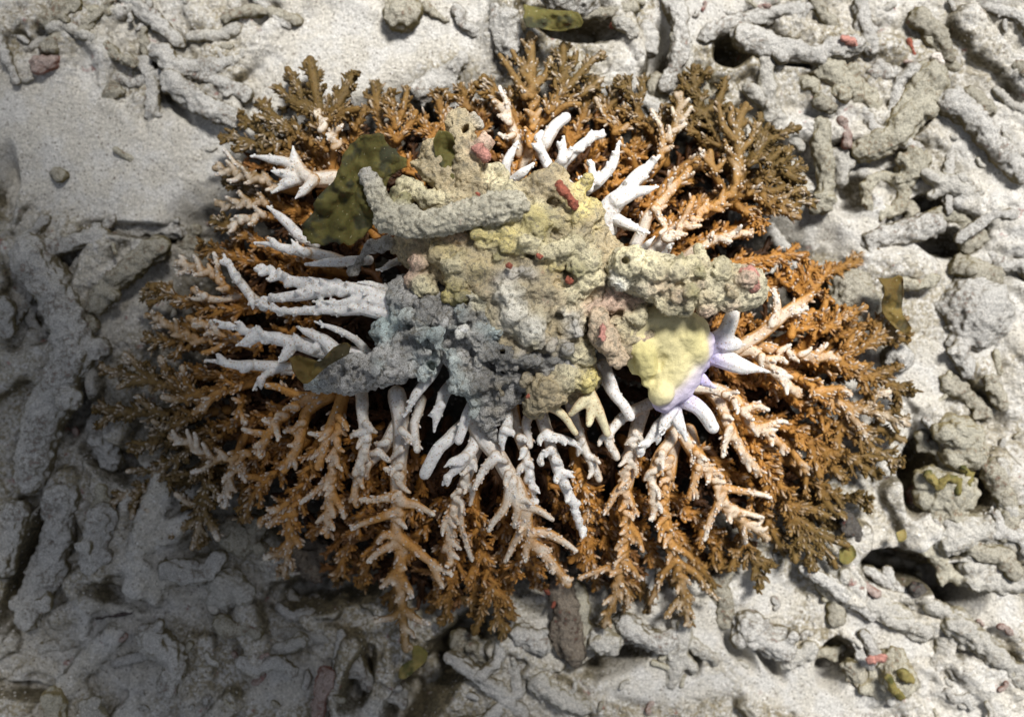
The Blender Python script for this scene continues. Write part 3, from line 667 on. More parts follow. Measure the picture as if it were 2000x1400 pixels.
def build_tree(b, idx):
    g = Geo(); ng = Geo(); SK = []; SB = []; SCOL = []
    def zfun(px, py): return prof(px, py)+b.dz
    def limb(pts, r0, r1, wb, wt, z_drop0, rise, nubstyle, level):
        """pts: list of (px,py[,dz]) ; grows a tube and its radial cups"""
        P4 = []
        n = len(pts)
        for k, p in enumerate(pts):
            t = k/(n-1); z = zfun(p[0], p[1]) + z_drop0*(1-t)**2 + rise*t*t + (p[2] if len(p) > 2 else 0)
            P4.append([p[0]*S, p[1]*S, z, p[0], p[1]])
        C = spline(P4, 3.2*S); px, py, z = C[:, 3], C[:, 4], C[:, 2]
        f = (H-z)*S; P = np.stack([(px-1000)*f, (700-py)*f, z], 1)
        L = np.concatenate([[0], np.cumsum(np.linalg.norm(np.diff(P, axis=0), axis=1))]); t = L/L[-1]
        jit = fbm(P*55 + idx*3.1, 2, 5)
        P = P + np.stack([fbm(P*40+idx*7, 2, 8), fbm(P*40-idx*5, 2, 9), 0*t], 1)*.003*(t*(1-t)*4)[:, None]
        R = (r0*{'W': 1.15, 'M': 1.15, 'T': 1.15}.get(nubstyle, 1)+(r1-r0)*t**1.0)*(1+.14*jit)*S*.86
        if nubstyle == 'W': R = R*(1 - .55*sstep(.65, 1.0, t)*(r1 < 8))
        v_, q_, t_ = tube(P, np.maximum(R, 1.6*S), 9); g.add(v_, q_, t_)
        bl = wb+(wt-wb)*((t**2.2 if level == 0 else t**1.15) if nubstyle != 'W' else t)
        tn = np.array([tone(a, c) for a, c in zip(px, py)])
        if nubstyle == 'M':
            rad_ = np.hypot((px-CX)/790, (py-CY)/570); tn = tn*.85+np.array([.44, .26, .12])*.15; bl = np.maximum(bl, 1.0*(1-sstep(.42, .84, rad_))*(1 if (np.mean(px) > 690) else .35))
        SK.append(P); SB.append(np.concatenate([bl])); SCOL.append(tn)
        # cups
        st_T = nubstyle == 'T'
        sp = SPACING[nubstyle]*S*.83*(1.5 if level == 2 and nubstyle != 'T' else 1)
        if nubstyle != 'C':
            n_ = int(L[-1]/sp*(1 if nubstyle != 'W' else 1))
            if n_ > 0:
                rr = random.Random(idx*977+int(L[-1]*1e5))
                s = np.array([rr.uniform(.04, 1.0) for _ in range(n_)])
                s = s[s > (.12 if level == 0 else .0)]
                k = np.clip((s*(len(P)-1)).astype(int), 0, len(P)-1)
                T, Nn, Bb = frames(P)
                ang = np.array([rr.uniform(0, 2*math.pi) for _ in range(len(s))])
                rad = np.cos(ang)[:, None]*Nn[k]+np.sin(ang)[:, None]*Bb[k]
                keep = rad[:, 2] > -.6; k = k[keep]; rad = rad[keep]; s = s[keep]
                m = len(k)
                u = np.array([rr.random() for _ in range(m)]).reshape(-1)
                if level == 2 and nubstyle != 'T': Ln = (3+2.5*u)*S; Rn = (2.0+.6*u)*S; tilt = .7
                elif nubstyle == 'W': Ln = (4+7*u*u)*S; Rn = (2.4+1.1*u)*S; tilt = .75
                elif nubstyle == 'M': Ln = (5+6*u*u)*S; Rn = (2.2+1.0*u)*S; tilt = .68
                else: Ln = (6+5*u)*S; Rn = (2.0+.7*u)*S; tilt = .74
                Ln = Ln*(1-.4*np.clip(bl[k], 0, 1)); Rn = Rn*(1-.15*bl[k])
                D = math.cos(tilt)*T[k]+math.sin(tilt)*rad; D /= np.linalg.norm(D, axis=1)[:, None]
                O = P[k]+rad*(R[k]*.72)[:, None]
                ol = sstep(.75, 1.05, np.hypot((px[k]-CX)/790, (py[k]-CY)/570))
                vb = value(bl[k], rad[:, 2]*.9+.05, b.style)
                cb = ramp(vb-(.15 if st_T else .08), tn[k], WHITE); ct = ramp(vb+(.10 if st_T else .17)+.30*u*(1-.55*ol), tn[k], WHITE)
                if nubstyle != 'W':
                    big = (u > .93); Ln = np.where(big, Ln*1.5, Ln)
                nubs(ng, O, D, Ln, Rn, cb, ct)
                # pale axial tip
        return P, px, py, t
    pts = b.main; st = b.style
    P, px, py, t = limb(pts, b.r0, b.r1, b.wb, b.wt*(.30 if st == 'M' else .8 if st == 'T' else 1), -.028, .0, st, 0)
    for s in b.sides:
        limb(s, b.r0*{'W': .72, 'M': .66, 'T': .82}.get(st, .66), {'W': 4.0, 'M': 3.8}.get(st, 6.2), b.wb if st != 'M' else b.wb*.8, min(1, b.wt+.1), -.002, random.uniform(-.003, .008), st, 1)
    # automatic side branchlets
    rr = random.Random(idx*13+5)
    chains = [pts]+b.sides
    for ci, ch in enumerate(chains):
        A = np.array(ch, float)[:, :2]; C = spline(np.hstack([A, np.zeros((len(A), 1)), A])[:, :5], 4)
        C = C[:, :2]; seg = np.concatenate([[0], np.cumsum(np.linalg.norm(np.diff(C, axis=0), axis=1))]); Lp = seg[-1]
        dens = b.auto if b.auto is not None else 1.0
        if st == 'C' or dens == 0 or (st == 'M' and ci): continue
        step = {'W': 24, 'M': 27, 'T': 30}[st]/dens
        s = step*(.9 if ci == 0 else .7) + (20 if ci == 0 else 0); sg = rr.choice([-1, 1])
        while s < Lp-8:
            k = np.searchsorted(seg, s); k = min(k, len(C)-2)
            d = C[k+1]-C[k-1]; d /= np.linalg.norm(d)+1e-9
            rem = (Lp-s)*.8
            l = {'W': 18, 'M': 23, 'T': 29}[st]*rr.uniform(.7, 1.35); l = min(l, rem*.75+8)
            if ci: l *= .62
            an = sg*rr.uniform(.55, .95); ca, sa = math.cos(an), math.sin(an)
            dd = np.array([d[0]*ca-d[1]*sa, d[0]*sa+d[1]*ca])
            p0 = C[k]; p2 = p0+dd*l; an2 = an*.75; d2 = np.array([d[0]*math.cos(an2)-d[1]*math.sin(an2), d[0]*math.sin(an2)+d[1]*math.cos(an2)])
            p1 = p0+dd*l*.5; p2 = p1+d2*l*.5
            tt = s/Lp; wv = b.wb+(b.wt-b.wb)*tt
            if st == 'T': wtip = rr.choice([.0, .05, .1, .35]); wv2 = wv
            elif st == 'M': wtip = min(1, wv+rr.uniform(.2, .6)); wv2 = wv+.05
            else: wtip = 1; wv2 = wv
            r_ = {'W': 8.5, 'M': 8.0, 'T': 5.6}[st]*(1 if not ci else .85)
            up = rr.uniform(-.006, .012)
            limb([tuple(p0), tuple(p1), tuple(p2)], r_, {'W': 3.6, 'M': 3.0, 'T': 3.8}[st], min(1, wv2), wtip, 0, up, st, 2)
            s += step*rr.uniform(.7, 1.3)*(.55 if not ci else 1.0); sg = -sg if rr.random() < .8 else sg
    SKa = np.vstack(SK); SBa = np.concatenate(SB); SCa = np.vstack(SCOL)
    b.size = len(SKa)
    def done(v, nn, q, t):
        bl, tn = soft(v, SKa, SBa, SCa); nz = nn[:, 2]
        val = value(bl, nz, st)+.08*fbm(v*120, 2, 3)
        if st == 'C': wc = np.array([.78, .74, .50])
        elif b.lilac:
            r = (bl*0+1)
            px_ = 1000+v[:, 0]/((H-v[:, 2])*S); py_ = 700-v[:, 1]/((H-v[:, 2])*S)
            dd = np.hypot(px_-1325, py_-705); li = (1-sstep(55, 125, dd))[:, None]*b.lilac
            wc = WHITE*(1-li)+LILAC*li
        else: wc = WHITE
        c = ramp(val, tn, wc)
        dk = 1-sstep(-.2, .2, v[:, 2]*0+1)
        G = Geo(); G.add(v, q, t, c)
        if ng.n:
            a, b2, c2, d2 = ng.arrays(); G.add(a, b2, c2, d2)
        b.geo = G
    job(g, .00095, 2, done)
random.seed(11)
for i, b in enumerate(TREES): build_tree(b, i+1)
run_jobs()

root = bpy.data.objects.new('staghorn_coral', None); COL.objects.link(root)
root.location = tuple(PXP(CX, CY, 0)); root['label'] = "large spreading branching coral colony, brown at the rim, bleached white towards its overgrown centre"; root['category'] = 'coral'
order = sorted(range(len(TREES)), key=lambda i: -TREES[i].size*(i < N_TRACED))
rest = Geo()
for rank, i in enumerate(order):
    v, q, t, c = TREES[i].geo.arrays()
    if rank < 98 and i < N_TRACED:
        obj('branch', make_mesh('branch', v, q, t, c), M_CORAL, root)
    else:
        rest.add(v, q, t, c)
# lower storey of branches below, tissue colour darkened to paint in the shade
tipsang = {}
for b in TREES:
    for ch in [b.main]+b.sides:
        for p in ch:
            a = int((math.degrees(math.atan2(p[1]-CY, p[0]-CX)) % 360)//12); r = math.hypot(p[0]-CX, p[1]-CY); tipsang[a] = max(tipsang.get(a, 0), r)
rr = random.Random(5); low = Geo()
for k in range(300):
    midt = k < 30
    a = rr.uniform(0, 360); ai = int(a//12); rmax = min(tipsang.get((ai+d_) % 30, 400) for d_ in (-1, 0, 1))*(.93 if midt else .84); r0 = rr.uniform(.48 if midt else .3, .78)*rmax; r1 = min(rmax, r0+rr.uniform(110, 200))
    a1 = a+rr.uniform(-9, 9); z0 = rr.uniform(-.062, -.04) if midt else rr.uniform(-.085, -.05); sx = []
    m = 9
    for j in range(m):
        t = j/(m-1); r = r0+(r1-r0)*t; aa = math.radians(a+(a1-a)*t + 2.5*math.sin(j*1.3+k)); x = CX+r*math.cos(aa); y = CY+r*math.sin(aa)
        zz = max(.004, prof(x, y)+z0*(1-.35*t)); sx.append(PXP(x, y, zz))
    P = spline(np.array(sx), 5*S); T, Nn, Bb = frames(P); n = len(P)
    R = np.linspace(11, 6, n)*S*.85
    def lowlimb(P, R):
        T, Nn, Bb = frames(P); n = len(P); v_, q_, t_ = tube(P, R, 7)
        c = (tone(1000+P[0][0]/S/.9, 700-P[0][1]/S/.9)*rr.uniform(.3, .6) if midt else DEEP_SHADE*rr.uniform(.2, .5)); low.add(v_, q_, t_, np.tile(c, (len(v_), 1)))
        m_ = int(n*2.2) if midt else n; kk = np.array([rr.randrange(1, n) for _ in range(m_)]); ang = np.array([rr.uniform(0, 6.283) for _ in range(m_)])
        rad = np.cos(ang)[:, None]*Nn[kk]+np.sin(ang)[:, None]*Bb[kk]; D = .75*T[kk]+.66*rad; D /= np.linalg.norm(D, axis=1)[:, None]
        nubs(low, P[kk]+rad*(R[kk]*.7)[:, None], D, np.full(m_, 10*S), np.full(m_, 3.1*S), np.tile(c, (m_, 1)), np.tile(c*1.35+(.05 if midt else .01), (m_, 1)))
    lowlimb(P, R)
    for j in range(3):
        s = rr.randrange(n//4, n-3); sg = rr.choice([-1, 1]); sdv = np.cross(T[s], [0, 0, 1])*sg; d = T[s]*.75+sdv*.6+np.array([0, 0, rr.uniform(-.1, .35)])
        l = rr.uniform(35, 70)*S; Q = P[s]+np.linspace(0, 1, 9)[:, None]*d*l; lowlimb(Q, np.linspace(6.5, 4.5, 9)*S*.85)
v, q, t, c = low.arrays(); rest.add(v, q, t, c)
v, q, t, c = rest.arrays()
obj('understory_branches', make_mesh('understory_branches', v, q, t, c), M_CORAL, root, kind='stuff', label='smaller and deeper brown branches of the colony, the lowest painted in shade tones')

# ------------------------------------------------------------------ encrusted masses in the middle of the colony
C_TAN = (.44, .35, .20); C_YEL = (.72, .60, .20); C_CRM = (.74, .67, .43); C_GRY = (.46, .45, .435); C_BLU = (.43, .53, .53); C_PNK = (.62, .42, .32); C_ORG = (.60, .34, .20)
C_WHT = (.84, .82, .74); C_DRK = (.13, .13, .125); C_OLV = (.24, .22, .08); C_PAL = (.55, .62, .60)
ZB = .15
def mass(name, prims, label, cat, voxel=.0014, smooth=3, amp=(.0028, .0011), freq=(70, 260), mat=None, parent=None, colfreq=60, group=None, kids=(), crater=(), cvar=.55):
    """prims: (pts [(px,py,z)...], r_px or (r0,r1), colour)"""
    g = Geo(); SKl = []; CL = []; RL = []
    for pts, r, col in prims:
        r0, r1 = (r, r) if not isinstance(r, tuple) else r
        if len(pts) == 1:
            c = PXP(*pts[0]); v_, q_, t_ = ball(c, r0*S*(H-c[2])); g.add(v_, q_, t_); SKl.append(c[None]); CL.append(np.array(col)[None]); RL.append([r0])
        else:
            P = spline(np.array([PXP(*p) for p in pts]), 4*S); R = np.linspace(r0, r1, len(P))*S*.86*(1+.16*fbm(P*45, 2, 4))
            v_, q_, t_ = tube(P, R, 12); g.add(v_, q_, t_); SKl.append(P); CL.append(np.tile(np.array(col), (len(P), 1))); RL.append(np.linspace(r0, r1, len(P)))
    SKa = np.vstack(SKl); CA = np.vstack(CL); RA = np.concatenate(RL)*S*.86
    cc = SKa.mean(0)
    def done(v, nn, q, t):
        v2 = v + nn*(amp[0]*fbm(v*freq[0], 3, 2)+amp[1]*fbm(v*freq[1], 3, 6))[:, None]
        for (cx_, cy_, cr, cd) in crater:
            px_ = 1000+v[:, 0]/((H-v[:, 2])*S); py_ = 700-v[:, 1]/((H-v[:, 2])*S)
            e = (1-sstep(.5, 1.0, np.hypot(px_-cx_, py_-cy_)/cr))*(nn[:, 2] > .1); v2[:, 2] -= cd*e
        d = np.sqrt(np.maximum(((v**2).sum(1)[:, None]+(SKa**2).sum(1)[None]-2*v @ SKa.T), 0))-RA[None]
        d = d + .0015*fbm(v*colfreq, 2, 12)[:, None]
        w = np.exp(-np.clip(d-d.min(1)[:, None], 0, .05)/.0022); w /= w.sum(1)[:, None]; c = w @ CA
        c = c*(1+cvar*fbm(v*colfreq*1.7, 3, 14))[:, None]
        me = make_mesh(name, v2-cc*0, q, t, c)
        if parent is None:
            r_ = bpy.data.objects.new(name, me); COL.objects.link(r_); me.materials.append(mat or M_MASS)
            me.transform(__import__('mathutils').Matrix.Translation(-Vector(cc))); r_.location = cc
            r_['label'] = label; r_['category'] = cat
            if group: r_['group'] = group
            for (kn, kp, kr, km) in kids:
                G = Geo()
                if len(kp) == 1: v_, q_, t_ = ball(PXP(*kp[0]), kr*S)
                else: P = spline(np.array([PXP(*p) for p in kp]), 3*S); v_, q_, t_ = tube(P, np.full(len(P), kr*S)*(1+.3*fbm(P*150, 2, 4)), 10)
                v_ = v_+.0028*np.stack([fbm(v_*330, 2, s) for s in (1, 2, 3)], 1)
                obj(kn, make_mesh(kn, v_, q_, t_), km, r_)
            r_.update_tag()
        else:
            obj(name, me, mat or M_MASS, parent, label=label)
    job(g, voxel, smooth, done)

rk = random.Random(3)
def knobs(cx, cy, rx, ry, z, n, rlo, rhi, cols, dz=.012):
    out = []
    for _ in range(n):
        a = rk.uniform(0, 6.283); u = math.sqrt(rk.random()); r = rk.uniform(rlo, rhi)*.85; x = cx+rx*u*math.cos(a); y = cy+ry*u*math.sin(a); zz = z+dz*(1-u)+rk.uniform(-.004, .004)
        b = rk.uniform(0, 6.283); l = r*rk.uniform(.6, 3.2)
        out.append(([(x, y, zz), (x+l*math.cos(b), y+l*math.sin(b), zz+rk.uniform(-.008, .005))], (r, r*rk.uniform(.5, .95)), rk.choice(cols)))
    return out
# tan-yellow mound
mass('encrusted_coral_mound', [
    ([(900, 420, .13), (1000, 440, .14), (1100, 480, .14), (1180, 560, .13)], (70, 80), C_TAN),
    ([(830, 480, .13), (930, 520, .145), (1050, 560, .145)], (60, 80), C_TAN),
    ([(1000, 600, .14), (1080, 680, .135), (1130, 740, .125)], (90, 45), C_TAN),
    ([(1230, 560, .13), (1240, 640, .135)], (70, 55), C_TAN),
    ([(1010, 395, .15), (1060, 365, .16), (1085, 350, .16)], (34, 26), C_TAN), ([(1090, 355, .165), (1130, 400, .162), (1160, 450, .155)], (18, 30), C_TAN),
    ([(985, 380, .155), (1010, 430, .165)], (34, 40), C_CRM), ([(1045, 440, .17)], 42, C_YEL), ([(1000, 470, .17)], 40, C_YEL), ([(955, 475, .165)], 34, C_CRM), ([(1130, 470, .162)], 40, C_CRM),
    ([(885, 520, .168)], 28, C_CRM), ([(890, 552, .165)], 24, C_YEL), ([(940, 530, .165)], 34, C_YEL), ([(985, 520, .165)], 28, C_YEL), ([(860, 495, .16)], 26, C_TAN), ([(820, 510, .155)], 26, C_PNK), ([(812, 540, .152)], 20, C_PNK), ([(830, 560, .155)], 26, C_CRM),
    ([(900, 585, .165)], 20, C_OLV), ([(875, 578, .164)], 16, C_YEL),
    ([(1070, 492, .175), (1110, 484, .18), (1150, 505, .175)], (20, 24), C_CRM), ([(1075, 530, .165)], 26, C_ORG), ([(1110, 545, .162)], 22, C_OLV), ([(1040, 530, .168)], 24, C_TAN),
    ([(965, 555, .172), (1000, 535, .178), (1040, 532, .176)], (13, 15), C_GRY),
    ([(995, 575, .172)], 34, C_WHT), ([(1005, 605, .172)], 34, C_WHT), ([(1035, 640, .17)], 34, C_WHT), ([(1055, 615, .168)], 24, C_CRM), ([(965, 600, .165)], 24, C_CRM), ([(1062, 570, .168)], 20, C_CRM),
    ([(1150, 540, .165), (1120, 575, .165), (1095, 600, .162)], (34, 14), C_CRM), ([(1200, 570, .162), (1170, 600, .16), (1100, 603, .16)], (24, 10), C_PNK), ([(1185, 602, .162), (1245, 580, .162)], (12, 16), C_PNK),
    ([(1170, 620, .168), (1182, 660, .172), (1205, 695, .165)], (20, 24), (.58, .44, .30)), ([(1215, 640, .155), (1225, 690, .15)], (26, 20), C_TAN), ([(1240, 615, .16)], 26, C_CRM), ([(1110, 640, .155)], 36, C_TAN), ([(1130, 690, .15)], 34, C_CRM), ([(1085, 690, .152)], 36, C_GRY),
    ([(1070, 760, .15), (1050, 790, .145)], (44, 26), C_TAN), ([(1100, 735, .152)], 36, C_CRM), ([(1145, 740, .15)], 26, C_YEL),
    ([(905, 380, .13), (870, 350, .14), (845, 300, .135)], (34, 24), C_TAN), ([(870, 350, .142), (830, 335, .14), (808, 320, .135)], (18, 10), C_TAN), ([(865, 330, .142), (872, 290, .135)], (16, 9), C_TAN),
    ([(930, 385, .14), (915, 330, .145), (905, 270, .14), (895, 235, .13)], (36, 24), C_TAN), ([(930, 300, .15), (942, 285, .15)], (20, 18), C_PNK), ([(955, 360, .15), (960, 330, .148), (985, 345, .15)], (16, 10), C_CRM), ([(925, 240, .13)], 20, C_GRY),
    ([(790, 360, .14), (815, 375, .145), (860, 395, .15), (950, 400, .15)], (14, 20), C_CRM), ([(780, 390, .14)], 24, C_OLV), ([(760, 470, .13), (740, 480, .125)], (16, 10), C_GRY), ([(790, 465, .135), (770, 490, .13)], (10, 7), C_TAN), ([(720, 480, .12), (695, 520, .11), (686, 535, .105)], (14, 6), C_GRY), ([(870, 470, .16), (910, 468, .165)], (16, 14), C_ORG),
] + knobs(1020, 480, 150, 110, .168, 30, 10, 26, [C_TAN, C_YEL, C_CRM, C_CRM, C_OLV]) + knobs(1060, 640, 90, 100, .165, 30, 7, 15, [C_TAN, C_WHT, C_CRM, C_GRY]) + knobs(1200, 640, 60, 60, .155, 12, 6, 13, [C_TAN, C_PNK, C_CRM]),
    "knobbly tan and yellow dead coral mound overgrown with crusts at the centre of the colony", 'dead coral', voxel=.0012, smooth=4, amp=(.0055, .0022), freq=(95, 250), crater=[(909, 248, 8, .03), (1092, 555, 14, .004)],
    kids=[('red_sponge_patch', [(1092, 358, .184), (1104, 378, .184), (1122, 402, .182)], 7, M_RED), ('red_sponge_spot', [(1054, 502, .184)], 5, M_RED), ('red_sponge_spot', [(1112, 546, .178)], 6, M_RED),
          ('red_sponge_spot', [(993, 519, .19)], 4, M_RED), ('red_sponge_spot', [(935, 381, .17)], 3.5, M_RED), ('red_sponge_spot', [(1033, 774, .17)], 4, M_RED), ('pink_crust_patch', [(936, 292, .163), (948, 306, .163)], 11, M_PINK), ('red_crust_patch', [(1176, 640, .184), (1178, 660, .186)], 5, M_PINK)])
# grey mound
mass('grey_crusted_coral_mound', [
    ([(800, 590, .13), (860, 610, .14), (940, 640, .14), (1010, 690, .135)], (52, 60), C_GRY),
    ([(800, 600, .13), (790, 650, .13)], (48, 50), C_BLU), ([(620, 742, .125), (690, 732, .135), (760, 712, .14), (820, 670, .14)], (30, 44), C_GRY), ([(614, 735, .13), (640, 750, .13)], (24, 22), C_BLU),
    ([(760, 650, .13), (800, 690, .135)], (36, 40), C_BLU), ([(910, 680, .14), (930, 740, .14), (950, 800, .13), (962, 850, .12)], (56, 9), C_GRY), ([(900, 720, .145), (925, 770, .14)], (26, 22), C_BLU), ([(1000, 720, .14), (1050, 740, .135)], (44, 34), C_GRY), ([(990, 770, .135), (968, 810, .13)], (34, 14), C_GRY),
    ([(850, 656, .17), (858, 676, .168)], (15, 13), C_PAL), ([(886, 640, .165)], 13, C_PAL), ([(798, 620, .16)], 17, C_PAL), ([(880, 690, .165), (890, 730, .162), (900, 755, .158)], (13, 17), C_PAL), ([(905, 755, .155), (930, 800, .15)], (18, 12), C_PAL), ([(845, 700, .15), (825, 740, .145)], (15, 12), C_PAL), ([(830, 675, .155), (810, 700, .15)], (16, 14), C_BLU),
    ([(840, 590, .155), (900, 600, .16), (935, 620, .16)], (18, 16), C_DRK), ([(960, 680, .165), (1000, 700, .165), (1080, 705, .16)], (18, 16), C_DRK), ([(950, 740, .155), (990, 740, .155)], (18, 14), C_DRK), ([(920, 580, .16), (945, 590, .165)], (22, 20), C_CRM),
    ([(935, 660, .165)], 30, C_GRY), ([(1060, 715, .158), (1110, 715, .152)], (20, 18), C_GRY), ([(960, 800, .135), (975, 790, .138)], (12, 16), C_TAN),
] + knobs(900, 640, 110, 60, .162, 26, 7, 19, [C_GRY, C_DRK, C_DRK, C_BLU, C_GRY, C_WHT]) + knobs(970, 720, 90, 50, .155, 26, 7, 14, [C_GRY, C_DRK, C_DRK, C_TAN, C_GRY]) + knobs(700, 730, 70, 22, .158, 14, 7, 12, [C_GRY, C_BLU, C_GRY]),
    "blue-grey silted dead coral mass pointing down and left over the white branches", 'dead coral', voxel=.0012, smooth=5, cvar=.75, mat=M_SILT, amp=(.0065, .003), freq=(85, 240), crater=[(822, 590, 7, .02), (910, 587, 7, .02), (981, 687, 6, .02), (842, 712, 9, .02)])
# grey bent branch on top
mass('dead_coral_branch', [([(722, 352, .165), (738, 385, .17), (754, 415, .172), (790, 437, .174), (850, 434, .178), (930, 415, .182), (1000, 404, .182)], (20, 30), (.56, .53, .42)), ([(722, 352, .168), (716, 342, .168)], (20, 17), C_GRY), ([(760, 430, .17), (800, 425, .174)], (28, 26), (.58, .55, .44)), ([(785, 400, .168), (792, 385, .168)], (16, 12), C_OLV)],
     "bent grey furry dead coral branch lying across the top of the tan mound", 'dead coral', voxel=.0011, amp=(.0028, .0026), freq=(90, 330))
# knobbly stub on the right
mass('dead_coral_branch', [([(1225, 530, .165), (1300, 545, .172), (1380, 558, .172), (1455, 562, .168)], (44, 42), (.60, .55, .38)), ([(1232, 515, .185)], 34, C_CRM), ([(1275, 528, .188)], 30, C_CRM), ([(1215, 545, .178)], 26, C_WHT), ([(1262, 560, .183)], 24, C_WHT), ([(1320, 530, .19)], 28, C_CRM), ([(1305, 592, .182), (1335, 600, .18)], (20, 18), C_CRM), ([(1350, 520, .185)], 22, C_CRM), ([(1380, 600, .178)], 20, C_PNK), ([(1410, 530, .185)], 26, (.58, .52, .34)), ([(1454, 545, .186)], 24, C_PNK), ([(1425, 590, .178)], 22, C_PNK), ([(1450, 590, .17)], 18, (.40, .33, .22)), ([(1350, 570, .195)], 20, C_OLV)]
     + knobs(1350, 555, 110, 45, .185, 34, 7, 15, [(.62, .56, .36), C_CRM, C_PNK, C_TAN, C_OLV]),
     "thick knobbly pink-tipped dead coral stub pointing right from the mound", 'dead coral', voxel=.0011, amp=(.003, .0022), freq=(90, 300), kids=[('pink_end_crust', [(1462, 540, .186), (1466, 552, .184)], 15, M_PINK)], crater=[(1222, 508, 9, .012)])
# yellow sponge
mass('encrusting_sponge', [([(1215, 665, .15), (1240, 640, .152), (1280, 622, .152), (1330, 625, .148), (1360, 640, .14)], (22, 26), (.60, .52, .30)), ([(1235, 690, .146), (1240, 725, .138)], (18, 10), (.66, .60, .30)), ([(1290, 650, .136), (1320, 690, .134), (1298, 740, .132)], (60, 38), (.64, .57, .29)), ([(1340, 650, .145), (1358, 690, .14)], (34, 26), (.68, .61, .27)), ([(1255, 680, .15), (1262, 720, .145)], (30, 24), (.62, .55, .22)), ([(1292, 765, .14)], 26, (.8, .72, .36)), ([(1262, 745, .14)], 14, (.60, .54, .22)), ([(1350, 710, .132), (1330, 755, .13), (1295, 780, .13)], (30, 26), tuple(LILAC)), ([(1372, 665, .135), (1362, 710, .13)], (24, 26), tuple(LILAC))],
     "smooth mustard yellow sponge patch with a lilac rim, below the thick stub", 'sponge', voxel=.0014, smooth=7, amp=(.0024, .0009), freq=(55, 220), colfreq=40, cvar=.25, mat=M_SPONGE)

# ------------------------------------------------------------------ blades of algae
def leaf(name, poly, z, mat, label, cat='seaweed', curl=.009, thick=.0006, tilt=(0, 0), seed=1):
    P = spline(np.array([(x*S, y*S, 0, x, y) for x, y in poly+[poly[0]]]), 6*S)[:-1, 3:]
    c = P.mean(0); P = c+(P-c)*(1+.13*fbm(np.hstack([P*.06, P[:, :1]*0]), 4, seed+3, .7))[:, None]; rings = 16; V = []; n = len(P)
    for k in range(rings):
        f = k/(rings-1); V.append(c+(P-c)*f)
    V = np.vstack(V); u = np.linalg.norm(V-c, axis=1); um = u.max()
    zz = z + tilt[0]*(V[:, 0]-c[0])*S + tilt[1]*(V[:, 1]-c[1])*S + curl*1.3*fbm(np.stack([V[:, 0]*.03, V[:, 1]*.03, V[:, 0]*0+seed], 1), 3, seed) + curl*.5*(u/um)**2
    f = (H-zz)*S; top = np.stack([(V[:, 0]-1000)*f, (700-V[:, 1])*f, zz], 1); bot = top-np.array([0, 0, thick]); q = []
    m = len(top)
    for k in range(rings-1):
        for j in range(n):
            a, b2 = k*n+j, k*n+(j+1) % n; q += [(a, a+n, b2+n, b2), (m+a, m+b2, m+b2+n, m+a+n)]
    for j in range(n):
        a = (rings-1)*n+j; b2 = (rings-1)*n+(j+1) % n; q.append((a, m+a, m+b2, b2))
    cc = top.mean(0); me = make_mesh(name, np.vstack([top, bot])-cc, np.array(q), np.zeros((0, 3), int))
    o = obj(name, me, mat, None, label, cat); o.location = cc; return o
leaf('seaweed_blade', [(706, 262), (738, 258), (765, 290), (800, 318), (765, 345), (745, 400), (728, 440), (700, 472), (650, 478), (600, 470), (590, 440), (612, 415), (622, 385), (655, 345), (672, 300)], .165, M_ALGA, "broad olive blotched seaweed blade at the upper left of the tan mound", tilt=(.1, -.1), curl=.012)
leaf('seaweed_blade', [(563, 700), (585, 694), (622, 706), (650, 680), (680, 668), (688, 684), (668, 700), (640, 715), (600, 750), (585, 745), (572, 722)], .165, M_ALGB, "small thin brown seaweed blade at the left end of the grey mass", seed=4)
leaf('seaweed_blade', [(845, 275), (858, 255), (880, 262), (893, 300), (890, 345), (872, 350), (855, 320)], .15, M_ALGA, "narrow dark green seaweed blade beside the holed grey stub", seed=5)
leaf('seaweed_blade', [(803, 1262), (815, 1258), (833, 1268), (832, 1290), (810, 1310), (790, 1326), (778, 1322), (784, 1300), (805, 1285)], .03, M_ALGG, "yellow-green seaweed scrap under the lowest branch tip", seed=6)
leaf('seaweed_blade', [(1712, 540), (1735, 545), (1760, 540), (1765, 570), (1762, 610), (1780, 640), (1770, 650), (1740, 632), (1722, 600), (1728, 565)], .055, M_ALGB, "upright brown seaweed blade at the right rim of the colony", seed=7, curl=.01)
leaf('seaweed_blade', [(1022, 8), (1080, 20), (1130, 25), (1135, 50), (1090, 62), (1050, 55), (1028, 52)], .05, M_ALGA, "olive seaweed draped below the round rock at the top edge", seed=8, curl=.01)
leaf('seaweed_blade', [(1640, 1072), (1665, 1064), (1672, 1085), (1655, 1102), (1640, 1095)], .03, M_ALGG, "small green seaweed scrap at the lower right branch tips", seed=9)
leaf('seaweed_blade', [(1750, 1040), (1768, 1034), (1770, 1052), (1756, 1058)], .03, M_ALGG, "tiny yellow-green seaweed scrap on silt between the lower right tips and the pink patch", seed=10)

